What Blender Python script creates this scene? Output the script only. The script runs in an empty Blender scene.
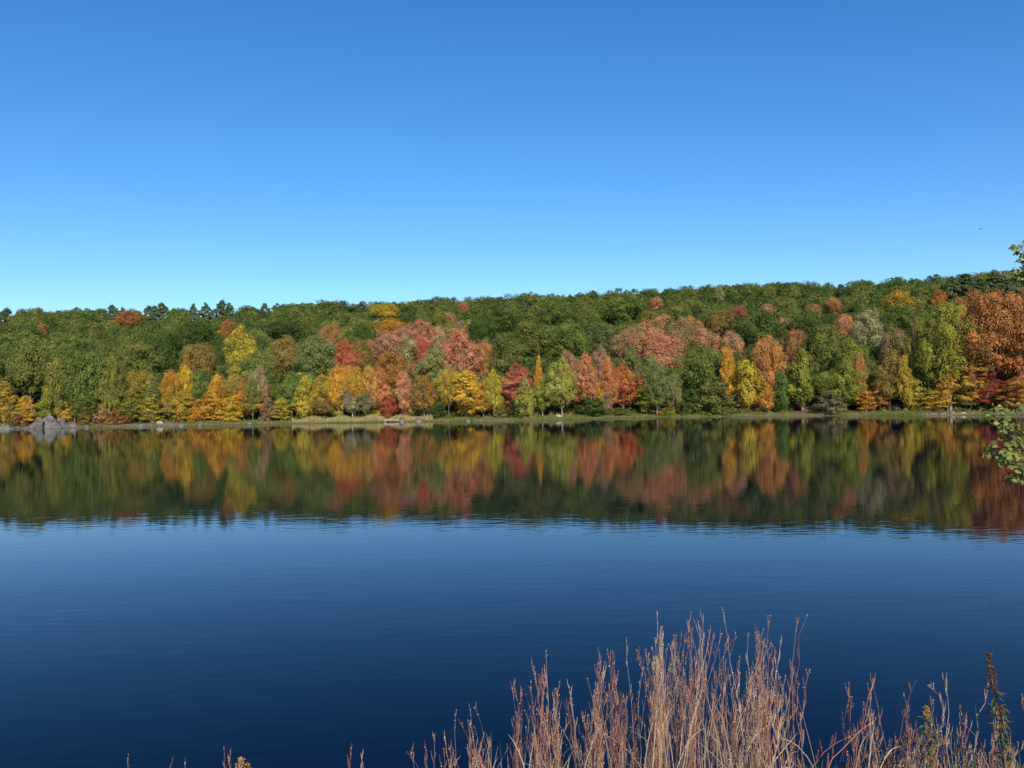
import bpy, math, random
import numpy as np
from mathutils import Vector, Matrix, noise as mn

R = math.radians
scene = bpy.context.scene
COL = scene.collection
rng = np.random.default_rng(11)
random.seed(11)

# ------------------------------------------------------------------ camera, sky, sun, exposure
CAM_Z = 4.5
F = 828.0
PITCH = math.atan(16.8 / F)
ROLL = 0.0160
cam_d = bpy.data.cameras.new('camera')
cam_d.sensor_width = 36.0
cam_d.lens = F / 1024 * 36.0
cam_d.clip_start = 0.1
cam_d.clip_end = 6000
cam = bpy.data.objects.new('camera', cam_d)
COL.objects.link(cam)
cam.matrix_world = (Matrix.Translation((0, 0, CAM_Z)) @ Matrix.Rotation(R(90) + PITCH, 4, 'X')
                    @ Matrix.Rotation(-ROLL, 4, 'Z'))
scene.camera = cam

SUN_EL, SUN_AZ = R(31), R(170)          # azimuth measured clockwise from the view direction (+Y)
world = bpy.data.worlds.new("World")
scene.world = world
world.use_nodes = True
wn, wl = world.node_tree.nodes, world.node_tree.links
wn.clear()
sky = wn.new('ShaderNodeTexSky')
sky.sky_type = 'NISHITA'
sky.sun_disc = False
sky.sun_elevation = SUN_EL
sky.sun_rotation = SUN_AZ
sky.altitude = 200
sky.air_density = 1.0
sky.dust_density = 0.25
sky.ozone_density = 3.8
hsv = wn.new('ShaderNodeHueSaturation')
hsv.inputs['Saturation'].default_value = 1.27
bg = wn.new('ShaderNodeBackground')
bg.inputs['Strength'].default_value = 0.118
wo = wn.new('ShaderNodeOutputWorld')
wl.new(sky.outputs[0], hsv.inputs['Color'])
wb = wn.new('ShaderNodeMix'); wb.data_type = 'RGBA'; wb.blend_type = 'MULTIPLY'   # camera white balance of the sky light
wb.inputs[0].default_value = 1.0
wb.inputs[7].default_value = (0.93, 0.97, 1.05, 1)
wl.new(hsv.outputs[0], wb.inputs[6])
wl.new(wb.outputs[2], bg.inputs['Color'])
wl.new(bg.outputs[0], wo.inputs['Surface'])

sun_d = bpy.data.lights.new('sun', 'SUN')
sun_d.energy = 4.7
sun_d.angle = R(0.5)
sun_d.color = (1.0, 0.87, 0.67)
sun = bpy.data.objects.new('sun', sun_d)
COL.objects.link(sun)
sdir = Vector((math.sin(SUN_AZ) * math.cos(SUN_EL), math.cos(SUN_AZ) * math.cos(SUN_EL), math.sin(SUN_EL)))
sun.rotation_euler = sdir.to_track_quat('Z', 'Y').to_euler()
sun.location = (20, -20, 40)

scene.view_settings.view_transform = 'Standard'
scene.view_settings.look = 'None'
scene.view_settings.gamma = 1.0
scene.view_settings.use_curve_mapping = False
scene.view_settings.exposure = 0.36
scene.render.engine = 'CYCLES'
scene.cycles.max_bounces = 5
scene.cycles.diffuse_bounces = 2
scene.cycles.glossy_bounces = 2
scene.cycles.transmission_bounces = 2
scene.cycles.transparent_max_bounces = 4
scene.cycles.use_denoising = True

# ------------------------------------------------------------------ helpers
CR = cam.matrix_world.to_3x3()
CRi = np.array(CR.inverted())
CRm = np.array(CR)


def ray(px, py):
    """direction through a photo pixel, scaled so that its +Y (depth) part is 1"""
    d = CRm @ np.array([px - 512.0, 384.0 - py, -F])
    return d / d[1]


def at(px, py, depth):
    d = ray(px, py)
    return Vector((d[0] * depth, depth, CAM_Z + d[2] * depth))


def project(p):
    q = CRi @ (np.asarray(p, float) - np.array([0, 0, CAM_Z]))
    return 512 + F * q[0] / -q[2], 384 - F * q[1] / -q[2]


def tag(o, label=None, cat=None, group=None, kind=None):
    if label: o['label'] = label
    if cat: o['category'] = cat
    if group: o['group'] = group
    if kind: o['kind'] = kind
    return o


def link(name, me, mat=None, parent=None):
    if mat is not None and len(me.materials) == 0:
        me.materials.append(mat)
    o = bpy.data.objects.new(name, me)
    COL.objects.link(o)
    if parent is not None:
        o.parent = parent
    return o


def empty(name, loc=(0, 0, 0), rz=0.0, scale=(1, 1, 1)):
    o = bpy.data.objects.new(name, None)
    COL.objects.link(o)
    o.location = loc
    o.rotation_euler = (0, 0, rz)
    o.scale = scale
    o.empty_display_size = 0.3
    return o


def np_mesh(name, V, Fc, smooth=False, face_attr=None, face_col=None):
    """V (n,3); Fc (m,k) faces of one size"""
    V = np.asarray(V, np.float32)
    Fc = np.asarray(Fc, np.int32)
    m, k = Fc.shape
    me = bpy.data.meshes.new(name)
    me.vertices.add(len(V))
    me.vertices.foreach_set('co', V.ravel())
    me.loops.add(m * k)
    me.loops.foreach_set('vertex_index', Fc.ravel())
    me.polygons.add(m)
    me.polygons.foreach_set('loop_start', np.arange(m, dtype=np.int32) * k)
    me.polygons.foreach_set('loop_total', np.full(m, k, np.int32))
    me.polygons.foreach_set('use_smooth', np.full(m, smooth, bool))
    if face_attr is not None:
        a = me.attributes.new('rnd', 'FLOAT', 'FACE')
        a.data.foreach_set('value', np.asarray(face_attr, np.float32))
    if face_col is not None:
        a = me.attributes.new('tint', 'FLOAT_COLOR', 'FACE')
        fc = np.ones((m, 4), np.float32)
        fc[:, :3] = face_col
        a.data.foreach_set('color', fc.ravel())
    me.update(calc_edges=True)
    me.validate()
    return me


def norm(a):
    return a / np.maximum(np.linalg.norm(a, axis=-1, keepdims=True), 1e-9)


def leaf_quads(C, N, S, r, fold=0.25, aspect=0.8):
    """kite shaped leaf sprays: centres C, normals N, sizes S"""
    n = len(C)
    t = norm(np.cross(N, r.normal(size=(n, 3))))
    b = np.cross(N, t)
    S = S[:, None]
    V = np.empty((n, 4, 3))
    V[:, 0] = C - t * S * 0.5
    V[:, 1] = C + b * S * 0.5 * aspect + N * S * fold * r.uniform(-1, 1, (n, 1))
    V[:, 2] = C + t * S * 0.5
    V[:, 3] = C - b * S * 0.5 * aspect + N * S * fold * r.uniform(-1, 1, (n, 1))
    return V.reshape(-1, 3), np.arange(4 * n).reshape(n, 4)


class Tubes:
    """tapering tubes collected into one mesh"""
    def __init__(self, sides=5):
        self.V, self.F, self.n, self.s = [], [], 0, sides

    def add(self, pts, radii):
        pts = np.asarray(pts, float)
        radii = np.asarray(radii, float)
        k, s = len(pts), self.s
        tang = norm(np.gradient(pts, axis=0))
        ref = np.array([0.31, 0.87, 0.38]) if abs(tang[0][2]) > .8 else np.array([0.1, 0.2, 0.97])
        u = norm(np.cross(tang, ref))
        w = np.cross(tang, u)
        a = np.arange(s) / s * 2 * math.pi
        V = pts[:, None] + radii[:, None, None] * (np.cos(a)[None, :, None] * u[:, None] + np.sin(a)[None, :, None] * w[:, None])
        self.V.append(V.reshape(-1, 3))
        i = np.arange(k - 1)[:, None] * s
        j = np.arange(s)[None]
        j2 = (j + 1) % s
        f = np.stack([i + j, i + j2, i + s + j2, i + s + j], -1).reshape(-1, 4) + self.n
        self.F.append(f)
        self.n += k * s
        return self

    def build(self, name, smooth=True, **kw):
        return np_mesh(name, np.concatenate(self.V), np.concatenate(self.F), smooth, **kw)


def curve_pts(p0, p1, n, sag, r, wob=0.0):
    p0, p1 = np.asarray(p0, float), np.asarray(p1, float)
    t = np.linspace(0, 1, n)[:, None]
    p = p0 + (p1 - p0) * t
    p[:, 2] += sag * np.sin(t[:, 0] * math.pi)
    if wob:
        p[1:-1] += r.normal(scale=wob, size=(n - 2, 3))
    return p


# ------------------------------------------------------------------ materials
def new_mat(name):
    m = bpy.data.materials.new(name)
    m.use_nodes = True
    m.node_tree.nodes.clear()
    return m, m.node_tree.nodes, m.node_tree.links


def leaf_material(name, source, transl=0.30, gloss=0.05):
    """source 'object' = colours carried by each tree, 'face' = a colour attribute, or a colour"""
    m, n, l = new_mat(name)
    out = n.new('ShaderNodeOutputMaterial')
    rnd = n.new('ShaderNodeAttribute'); rnd.attribute_name = 'rnd'
    if source == 'object':
        oi = n.new('ShaderNodeObjectInfo')
        t2 = n.new('ShaderNodeAttribute'); t2.attribute_type = 'OBJECT'; t2.attribute_name = 'second_tint'
        tc = n.new('ShaderNodeTexCoord')
        ofs = n.new('ShaderNodeVectorMath'); ofs.operation = 'ADD'
        sc = n.new('ShaderNodeMath'); sc.operation = 'MULTIPLY'; sc.inputs[1].default_value = 37.0
        l.new(oi.outputs['Random'], sc.inputs[0])
        l.new(tc.outputs['Object'], ofs.inputs[0]); l.new(sc.outputs[0], ofs.inputs[1])
        nz = n.new('ShaderNodeTexNoise'); nz.inputs['Scale'].default_value = 3.6; nz.inputs['Detail'].default_value = 5
        l.new(ofs.outputs[0], nz.inputs['Vector'])
        ramp = n.new('ShaderNodeMapRange'); ramp.inputs[1].default_value = 0.36; ramp.inputs[2].default_value = 0.64
        l.new(nz.outputs[0], ramp.inputs[0])
        mix = n.new('ShaderNodeMix'); mix.data_type = 'RGBA'
        l.new(ramp.outputs[0], mix.inputs[0])
        l.new(oi.outputs['Color'], mix.inputs[6]); l.new(t2.outputs['Color'], mix.inputs[7])
        base = mix.outputs[2]
    elif source == 'face':
        at_ = n.new('ShaderNodeAttribute'); at_.attribute_name = 'tint'
        base = at_.outputs['Color']
    else:
        rgb = n.new('ShaderNodeRGB'); rgb.outputs[0].default_value = (*source, 1)
        base = rgb.outputs[0]
    hs = n.new('ShaderNodeHueSaturation')
    v = n.new('ShaderNodeMapRange'); v.inputs[3].default_value = 0.68; v.inputs[4].default_value = 1.38
    l.new(rnd.outputs['Fac'], v.inputs[0]); l.new(v.outputs[0], hs.inputs['Value'])
    fr = n.new('ShaderNodeMath'); fr.operation = 'FRACT'
    ml = n.new('ShaderNodeMath'); ml.operation = 'MULTIPLY'; ml.inputs[1].default_value = 13.7
    l.new(rnd.outputs['Fac'], ml.inputs[0]); l.new(ml.outputs[0], fr.inputs[0])
    h = n.new('ShaderNodeMapRange'); h.inputs[3].default_value = 0.478; h.inputs[4].default_value = 0.522
    l.new(fr.outputs[0], h.inputs[0]); l.new(h.outputs[0], hs.inputs['Hue'])
    l.new(base, hs.inputs['Color'])
    d = n.new('ShaderNodeBsdfPrincipled')
    d.inputs['Roughness'].default_value = 0.62
    d.inputs['Specular IOR Level'].default_value = gloss * 5
    l.new(hs.outputs[0], d.inputs['Base Color'])
    tr = n.new('ShaderNodeBsdfTranslucent')
    l.new(hs.outputs[0], tr.inputs['Color'])
    mx = n.new('ShaderNodeMixShader'); mx.inputs[0].default_value = transl
    l.new(d.outputs[0], mx.inputs[1]); l.new(tr.outputs[0], mx.inputs[2])
    l.new(mx.outputs[0], out.inputs['Surface'])
    return m


def rough_material(name, c1, c2, scale=2.0, rough=0.9, bump=0.3, detail=6.0, c3=None, dist=0.05):
    m, n, l = new_mat(name)
    out = n.new('ShaderNodeOutputMaterial')
    tc = n.new('ShaderNodeTexCoord')
    nz = n.new('ShaderNodeTexNoise'); nz.inputs['Scale'].default_value = scale; nz.inputs['Detail'].default_value = detail
    l.new(tc.outputs['Object'], nz.inputs['Vector'])
    cr = n.new('ShaderNodeValToRGB')
    cr.color_ramp.elements[0].position = 0.32; cr.color_ramp.elements[0].color = (*c1, 1)
    cr.color_ramp.elements[1].position = 0.68; cr.color_ramp.elements[1].color = (*c2, 1)
    if c3:
        e = cr.color_ramp.elements.new(0.52); e.color = (*c3, 1)
    l.new(nz.outputs[0], cr.inputs[0])
    b = n.new('ShaderNodeBump'); b.inputs['Strength'].default_value = bump; b.inputs['Distance'].default_value = dist
    nz2 = n.new('ShaderNodeTexNoise'); nz2.inputs['Scale'].default_value = scale * 5; nz2.inputs['Detail'].default_value = 5
    l.new(tc.outputs['Object'], nz2.inputs['Vector']); l.new(nz2.outputs[0], b.inputs['Height'])
    p = n.new('ShaderNodeBsdfPrincipled'); p.inputs['Roughness'].default_value = rough
    p.inputs['Specular IOR Level'].default_value = 0.2
    l.new(cr.outputs[0], p.inputs['Base Color']); l.new(b.outputs[0], p.inputs['Normal'])
    l.new(p.outputs[0], out.inputs['Surface'])
    return m


M_LEAF = leaf_material('autumn_leaves', 'object')
M_FOREST = leaf_material('forest_leaves', 'face')
M_PINE = leaf_material('pine_needles', 'object', transl=0.08)
M_BARK = rough_material('grey_bark', (.10, .085, .07), (.30, .27, .23), 12, 0.9, 0.5)
M_DARKBARK = rough_material('dark_bark', (.05, .04, .03), (.13, .10, .08), 12, 0.9, 0.5)
M_BIRCH = rough_material('white_bark', (.45, .43, .39), (.75, .73, .68), 9, 0.8, 0.2)
M_ROCK = rough_material('grey_granite', (.05, .048, .046), (.19, .182, .172), 0.9, 0.9, 0.7, 8, (.125, .12, .115), 0.15)
M_PALEROCK = rough_material('pale_granite', (.24, .23, .21), (.50, .48, .44), 2.0, 0.85, 0.3)
M_MIDROCK = rough_material('light_granite', (.16, .15, .14), (.34, .32, .30), 2.0, 0.85, 0.3)
M_WOOD = rough_material('weathered_wood', (.28, .25, .21), (.50, .47, .42), 3, 0.85, 0.3)


# ------------------------------------------------------------------ terrain
def interp(x, xs, ys):
    return np.interp(x, xs, ys)


# far shore: (photo column, depth of the waterline)
SH_PX = np.array([0, 130, 270, 400, 500, 570, 600, 650, 700, 790, 900, 980, 1024])
SH_Y = np.array([186, 187, 192, 193, 187, 189, 196, 197, 194, 191, 178, 171, 166])
SH_X = (SH_PX - 512) / F * SH_Y
SHX = np.concatenate([[-420, -300, -210, -150], SH_X, [140, 190, 270, 380]])
SHY = np.concatenate([[10, 60, 120, 168], SH_Y, [158, 130, 80, 14]])


def shore_y(x):
    return interp(x, SHX, SHY) + 0.9 * np.sin(x * 0.21) + 0.5 * np.sin(x * 0.57 + 1)


def crest_y(x):
    return interp(x, [-300, -150, 0, 100, 170, 300], [430, 430, 420, 385, 345, 335])


def crest_z(x):
    return interp(x, [-400, -250, -180, -60, 40, 110, 150, 190, 300], [46, 46.5, 47, 48.5, 49.5, 47.5, 45, 46, 47.5])


def bank_z(x, y):
    """the near bank the photographer stands on"""
    e = 8.3 + 0.6 * np.sin(x * 0.35) + 0.3 * np.sin(x * 0.9) - 0.00022 * x * x
    t = np.clip((e - y) / 6.2, -1, 1)
    up = np.where(t > 0, 2.9 * (t * t * (3 - 2 * t)) ** 0.9, 0)
    up = up + np.clip(-y - 3, 0, 60) * 0.06
    return np.where(y < e, up, -np.clip((y - e) * 0.35, 0, 3))


def ground_z(x, y):
    x = np.asarray(x, float); y = np.asarray(y, float)
    s = shore_y(x)
    d = y - s
    cy, cz = crest_y(x), crest_z(x)
    t = np.clip((d - 6) / np.maximum(cy - s - 6, 20), 0, 1)
    hill = np.where(d < 6, 0.55 * np.clip(d / 3.5, 0, 1) ** .8, 0.55 + (cz - 0.55) * t ** 1.12)
    hill = hill + np.where(d > 12, 0.6 * np.sin(x * .07 + y * .05) + .5 * np.sin(x * .13 - y * .09), 0) * np.clip((d - 12) / 20, 0, 1)
    hill = hill - np.clip(y - cy, 0, 2000) * 0.045
    bed = -np.clip(-d * 0.3, 0, 3)
    far = np.where(d > 0, hill, bed)
    near = bank_z(x, y)
    return np.where(y < 60, np.maximum(near, np.where(d > 0, hill, -3)), far)


def terrain():
    xs = np.unique(np.concatenate([np.arange(-700, -240, 20), np.arange(-240, -12, 3.0), np.arange(-12, 12, .4), np.arange(12, 240, 3.0), np.arange(240, 701, 20)]))
    ys = np.unique(np.concatenate([np.arange(-80, -4, 4), np.arange(-4, 13, .35), np.arange(13, 150, 6), np.arange(150, 215, 1.2), np.arange(215, 480, 4), np.arange(480, 1500, 40)]))
    X, Y = np.meshgrid(xs, ys)
    Z = ground_z(X, Y)
    V = np.stack([X, Y, Z], -1).reshape(-1, 3)
    nx = len(xs)
    i, j = np.meshgrid(np.arange(len(ys) - 1), np.arange(nx - 1), indexing='ij')
    a = (i * nx + j).ravel()
    Fc = np.stack([a, a + 1, a + nx + 1, a + nx], -1)
    me = np_mesh('ground', V, Fc, True)
    m, n, l = new_mat('ground')
    out = n.new('ShaderNodeOutputMaterial')
    geo = n.new('ShaderNodeNewGeometry')
    sep = n.new('ShaderNodeSeparateXYZ'); l.new(geo.outputs['Position'], sep.inputs[0])
    nz = n.new('ShaderNodeTexNoise'); nz.inputs['Scale'].default_value = 0.35; nz.inputs['Detail'].default_value = 6
    l.new(geo.outputs['Position'], nz.inputs['Vector'])
    cr = n.new('ShaderNodeValToRGB')           # leaf litter, soil
    cr.color_ramp.elements[0].position = .3; cr.color_ramp.elements[0].color = (.035, .025, .015, 1)
    cr.color_ramp.elements[1].position = .7; cr.color_ramp.elements[1].color = (.10, .06, .03, 1)
    l.new(nz.outputs[0], cr.inputs[0])
    nz3 = n.new('ShaderNodeTexNoise'); nz3.inputs['Scale'].default_value = 0.11; nz3.inputs['Detail'].default_value = 5
    l.new(geo.outputs['Position'], nz3.inputs['Vector'])
    cg = n.new('ShaderNodeValToRGB')           # mossy grass strip with sandy patches
    cg.color_ramp.elements[0].position = .46; cg.color_ramp.elements[0].color = (.10, .14, .025, 1)
    cg.color_ramp.elements[1].position = .56; cg.color_ramp.elements[1].color = (.24, .18, .11, 1)
    l.new(nz3.outputs[0], cg.inputs[0])
    ad = n.new('ShaderNodeMath'); ad.operation = 'MULTIPLY_ADD'; ad.inputs[1].default_value = 0.8
    l.new(nz.outputs[0], ad.inputs[0]); l.new(sep.outputs['Z'], ad.inputs[2])
    mr = n.new('ShaderNodeMapRange'); mr.inputs[1].default_value = 0.95; mr.inputs[2].default_value = 1.27
    l.new(ad.outputs[0], mr.inputs[0])
    mix = n.new('ShaderNodeMix'); mix.data_type = 'RGBA'
    l.new(mr.outputs[0], mix.inputs[0]); l.new(cg.outputs[0], mix.inputs[6]); l.new(cr.outputs[0], mix.inputs[7])
    sand = n.new('ShaderNodeMapRange'); sand.inputs[1].default_value = -84; sand.inputs[2].default_value = -72
    l.new(sep.outputs['X'], sand.inputs[0])
    ms = n.new('ShaderNodeMix'); ms.data_type = 'RGBA'; ms.inputs[6].default_value = (.17, .13, .10, 1)
    l.new(sand.outputs[0], ms.inputs[0]); l.new(cg.outputs[0], ms.inputs[7]); l.new(ms.outputs[2], mix.inputs[6])
    # wet mud right at the water
    mw = n.new('ShaderNodeMapRange'); mw.inputs[1].default_value = 0.05; mw.inputs[2].default_value = 0.16
    l.new(sep.outputs['Z'], mw.inputs[0])
    mix2 = n.new('ShaderNodeMix'); mix2.data_type = 'RGBA'; mix2.inputs[6].default_value = (.09, .075, .05, 1)
    l.new(mw.outputs[0], mix2.inputs[0]); l.new(mix.outputs[2], mix2.inputs[7])
    b = n.new('ShaderNodeBump'); b.inputs['Strength'].default_value = .6; b.inputs['Distance'].default_value = .1
    nz2 = n.new('ShaderNodeTexNoise'); nz2.inputs['Scale'].default_value = 6; nz2.inputs['Detail'].default_value = 6
    l.new(geo.outputs['Position'], nz2.inputs['Vector']); l.new(nz2.outputs[0], b.inputs['Height'])
    p = n.new('ShaderNodeBsdfPrincipled'); p.inputs['Roughness'].default_value = .95
    p.inputs['Specular IOR Level'].default_value = 0.15
    l.new(mix2.outputs[2], p.inputs['Base Color']); l.new(b.outputs[0], p.inputs['Normal'])
    l.new(p.outputs[0], out.inputs['Surface'])
    o = link('ground', me, m)
    tag(o, 'wooded hillside ground with grassy shore strip', None, None, 'structure')


terrain()


def water():
    me = np_mesh('lake_water', [(-560, 2, 0), (560, 2, 0), (560, 215, 0), (-560, 215, 0)], [[0, 1, 2, 3]])
    m, n, l = new_mat('lake_water')
    out = n.new('ShaderNodeOutputMaterial')
    geo = n.new('ShaderNodeNewGeometry')

    def waves(sx, sy, rot, detail, strength, dist, prev=None):
        mp = n.new('ShaderNodeMapping'); mp.inputs['Scale'].default_value = (sx, sy, 1)
        mp.inputs['Rotation'].default_value = (0, 0, R(rot))
        l.new(geo.outputs['Position'], mp.inputs['Vector'])
        nz = n.new('ShaderNodeTexNoise'); nz.inputs['Scale'].default_value = 1.0; nz.inputs['Detail'].default_value = detail
        nz.inputs['Roughness'].default_value = 0.45
        l.new(mp.outputs[0], nz.inputs['Vector'])
        b = n.new('ShaderNodeBump'); b.inputs['Strength'].default_value = strength; b.inputs['Distance'].default_value = dist
        l.new(nz.outputs[0], b.inputs['Height'])
        if prev: l.new(prev.outputs[0], b.inputs['Normal'])
        return b
    b1 = waves(1.1, 3.6, 6, 1.5, WAVE1, 0.02)
    b2 = waves(0.45, 1.5, -4, 2.0, WAVE2, 0.06, b1)
    p = n.new('ShaderNodeBsdfPrincipled')
    p.inputs['Base Color'].default_value = (0.0001, 0.0010, 0.012, 1)
    p.inputs['Roughness'].default_value = 0.02
    p.inputs['IOR'].default_value = 1.2
    p.inputs['Specular Tint'].default_value = (.08, .60, 1, 1)
    l.new(b2.outputs[0], p.inputs['Normal'])
    l.new(p.outputs[0], out.inputs['Surface'])
    o = link('lake_water', me, m)
    tag(o, 'calm deep blue lake reflecting sky and autumn trees', None, None, 'structure')


WAVE1, WAVE2 = 0.11, 0.03
water()


# ------------------------------------------------------------------ tree archetypes (unit box: width 1, height 1)
def profile(kind, t):
    if kind == 'round':
        return np.sqrt(np.clip(1 - (1.75 * t - 0.85) ** 2 / .81, 0, 1)) ** .85
    if kind == 'ovate':
        return np.sin(math.pi * np.clip(t, 0, 1) ** .72) ** .62
    if kind == 'layer':
        return np.sin(math.pi * np.clip(t * .93 + .05, 0, 1) ** .8) ** .55 * (0.82 + .18 * np.sin(t * 24))
    if kind == 'spire':
        return np.minimum(1, t * 6) * (1 - t) ** .7
    if kind == 'column':
        return (np.minimum(1, t * 7) * (1 - t ** 2.5) ** .6)
    if kind == 'shrub':
        return (1 - t ** 2.1) ** .5 * np.minimum(1, .75 + t)
    if kind == 'pine':
        return np.minimum(1, t * 6) * (1 - t) ** .65 + .02
    if kind == 'droop':
        return (1 - t ** 1.6) ** .8
    return t


BASE = dict(round=.30, ovate=.20, layer=.12, spire=.12, column=.10, shrub=.0, pine=.22, droop=.06)


def crown_cloud(kind, r, n_puff, per, leaf, puff_r):
    """leaf centres, normals, sizes in the unit tree"""
    z0 = BASE[kind]
    ph = r.uniform(0, 6.28, 6)
    t = r.uniform(0, 1, n_puff * 3)
    w = profile(kind, t)
    keep = r.uniform(0, 1, len(t)) < (w * .9 + .1)
    t = t[keep][:n_puff]
    k = len(t)
    az = r.uniform(0, 6.28, k)
    lump = 1 + .20 * np.sin(2 * az + ph[0] + 3 * t) + .17 * np.sin(3 * az + ph[1] - 6 * t) + .15 * np.sin(5 * az + ph[2] + 11 * t)
    rr = profile(kind, t) * .5 * lump * r.uniform(.35, 1, k) ** .45
    rr = np.clip(rr - puff_r * .35, 0, None)
    pc = np.stack([np.cos(az) * rr, np.sin(az) * rr, z0 + (1 - z0) * t * (1 - puff_r * .5)], -1)
    pc[:, 0] += .04 * np.sin(t * 5 + ph[3]); pc[:, 1] += .04 * np.sin(t * 4 + ph[4])
    pr = puff_r * r.uniform(.45, 1.45, k) * (0.75 + .35 * profile(kind, t))
    flat = dict(layer=.32, pine=.4, round=.8, ovate=.7, spire=.5, column=.6, shrub=.75, droop=1.3)[kind]
    idx = np.repeat(np.arange(k), per)
    d = norm(r.normal(size=(len(idx), 3)))
    d[:, 2] = np.where((d[:, 2] < 0) & (r.uniform(size=len(idx)) < .6), -d[:, 2], d[:, 2])
    rad = r.uniform(.5, 1.08, len(idx)) ** .6
    off = d * (rad * pr[idx])[:, None]
    off[:, 2] *= flat
    if kind in ('layer',):                       # boughs droop outward
        out = np.linalg.norm(off[:, :2], axis=1)
        off[:, 2] -= out * .18
    C = pc[idx] + off
    outw = norm(np.stack([C[:, 0], C[:, 1], (C[:, 2] - .45) * .6], -1))
    N = norm(d * .8 + outw * .6 + r.normal(size=d.shape) * .42 + np.array([0, 0, .35]))
    S = leaf * r.uniform(.6, 1.4, len(idx))
    # stray sprays that roughen the outline
    m = len(idx) // 9
    j = r.integers(0, len(idx), m)
    C2 = C[j] + outw[j] * r.uniform(.01, .075, (m, 1)) + r.normal(scale=.016, size=(m, 3))
    C = np.concatenate([C, C2]); N = np.concatenate([N, N[j]]); S = np.concatenate([S, S[j] * .8])
    C[:, 2] = np.clip(C[:, 2], .01, 1.03)
    pv = r.uniform(0, 1, k)
    pvv = np.concatenate([pv[idx], pv[idx][j]])
    if kind != 'pine':                           # inner foliage behind the clumps
        m = int(len(idx) * .17)
        t2 = r.uniform(.02, .94, m); a2 = r.uniform(0, 6.28, m)
        r2 = profile(kind, t2) * .5 * r.uniform(.2, .72, m)
        C3 = np.stack([np.cos(a2) * r2, np.sin(a2) * r2, z0 + (1 - z0) * t2], -1)
        N3 = norm(np.stack([C3[:, 0], C3[:, 1], .3 + 0 * a2], -1) + r.normal(size=(m, 3)) * .4)
        C = np.concatenate([C, C3]); N = np.concatenate([N, N3]); S = np.concatenate([S, leaf * r.uniform(.9, 1.7, m)])
        pvv = np.concatenate([pvv, r.uniform(0, 1, m)])
    rn = np.clip(.64 * pvv + .36 * r.uniform(0, 1, len(C)), 0, 1)
    return C, N, S, rn, pc


def make_crown(kind, seed, n_puff=70, per=85, leaf=.032, puff_r=.10):
    r = np.random.default_rng(seed)
    C, N, S, rn, pc = crown_cloud(kind, r, n_puff, per, leaf, puff_r)
    V, Fc = leaf_quads(C, N, S, r)
    return np_mesh('crown_' + kind, V, Fc, False, rn), pc


def make_trunk(kind, seed, pc, thick=1.0):
    r = np.random.default_rng(seed + 500)
    tb = Tubes(6)
    top = .9 if kind in ('pine', 'spire', 'column', 'layer') else .72
    k = 8
    z = np.linspace(-.03, top, k)
    bx = np.cumsum(r.normal(scale=.010, size=k)); by = np.cumsum(r.normal(scale=.010, size=k))
    pts = np.stack([bx - bx[0], by - by[0], z], -1)
    rad = thick * (.026 * (1 - np.linspace(0, 1, k)) ** .8 + .004)
    rad[0] *= 1.5
    tb.add(pts, rad)
    order = r.permutation(len(pc))[:(8 if kind == 'shrub' else 16)]
    for q in order:
        p = pc[q]
        zz = max(.12 if kind != 'shrub' else .02, p[2] - r.uniform(.08, .28))
        zz = min(zz, top * .95)
        s = np.array([np.interp(zz, z, pts[:, 0]), np.interp(zz, z, pts[:, 1]), zz])
        lp = curve_pts(s, p, 5, -.02, r, .008)
        r0 = thick * .011 * (1 - zz * .6)
        tb.add(lp, np.linspace(r0, r0 * .25, 5))
        for _ in range(2):
            e = p + r.normal(scale=.06, size=3)
            tb.add(curve_pts(lp[3], e, 3, 0, r), [r0 * .45, r0 * .3, r0 * .12])
    return tb.build('trunk_' + kind)


ARCH = {}
spec = [('round', 5, 90, 135, .0235, .115), ('ovate', 5, 95, 125, .0235, .10), ('layer', 4, 95, 110, .0235, .095),
        ('spire', 2, 60, 90, .032, .12), ('column', 3, 54, 95, .032, .13), ('shrub', 4, 60, 80, .038, .11),
        ('pine', 3, 120, 50, .045, .085), ('droop', 1, 60, 80, .036, .10)]
sd = 100
for kind, cnt, a, b, c, d in spec:
    for q in range(cnt):
        sd += 1
        me, pc = make_crown(kind, sd, a, b, c, d)
        me.materials.append(M_PINE if kind == 'pine' else M_LEAF)
        tr = {}
        for nm, mt in (('grey', M_BARK), ('dark', M_DARKBARK), ('white', M_BIRCH)):
            if nm == 'white' and kind not in ('ovate', 'layer', 'column'):
                continue
            if nm == 'grey' or nm not in tr:
                t_ = make_trunk(kind, sd, pc, 1.0 if nm != 'white' else .8)
                t_.materials.append(mt)
                tr[nm] = t_
        ARCH.setdefault(kind, []).append((me, tr))
# larger, finer crowns for the big trees at the right end
for kind in ('layer', 'round'):
    for q in range(3):
        sd += 1
        me, pc = make_crown(kind, sd, 230, 100, .0150, .062)
        me.materials.append(M_LEAF)
        t_ = make_trunk(kind, sd, pc, .9); t_.materials.append(M_BARK)
        ARCH.setdefault('big' + kind, []).append((me, {'grey': t_}))

# base colours of foliage
P = dict(
    R=(.42, .085, .055), PK=(.47, .205, .125), OR=(.47, .210, .040), YO=(.55, .335, .035), Y=(.53, .41, .045),
    YG=(.29, .29, .040), PYG=(.37, .36, .09), G=(.092, .145, .027), G2=(.145, .190, .036), BGN=(.07, .19, .03), DG=(.055, .090, .021),
    OL=(.200, .200, .046), BG=(.185, .205, .090), PG=(.37, .34, .18), BR=(.29, .160, .050), SAL=(.46, .245, .105),
    MV=(.36, .22, .13), DR=(.20, .055, .035), RO=(.45, .160, .050), GR=(.19, .17, .11))
P['PI'] = (.075, .105, .05)

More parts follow.
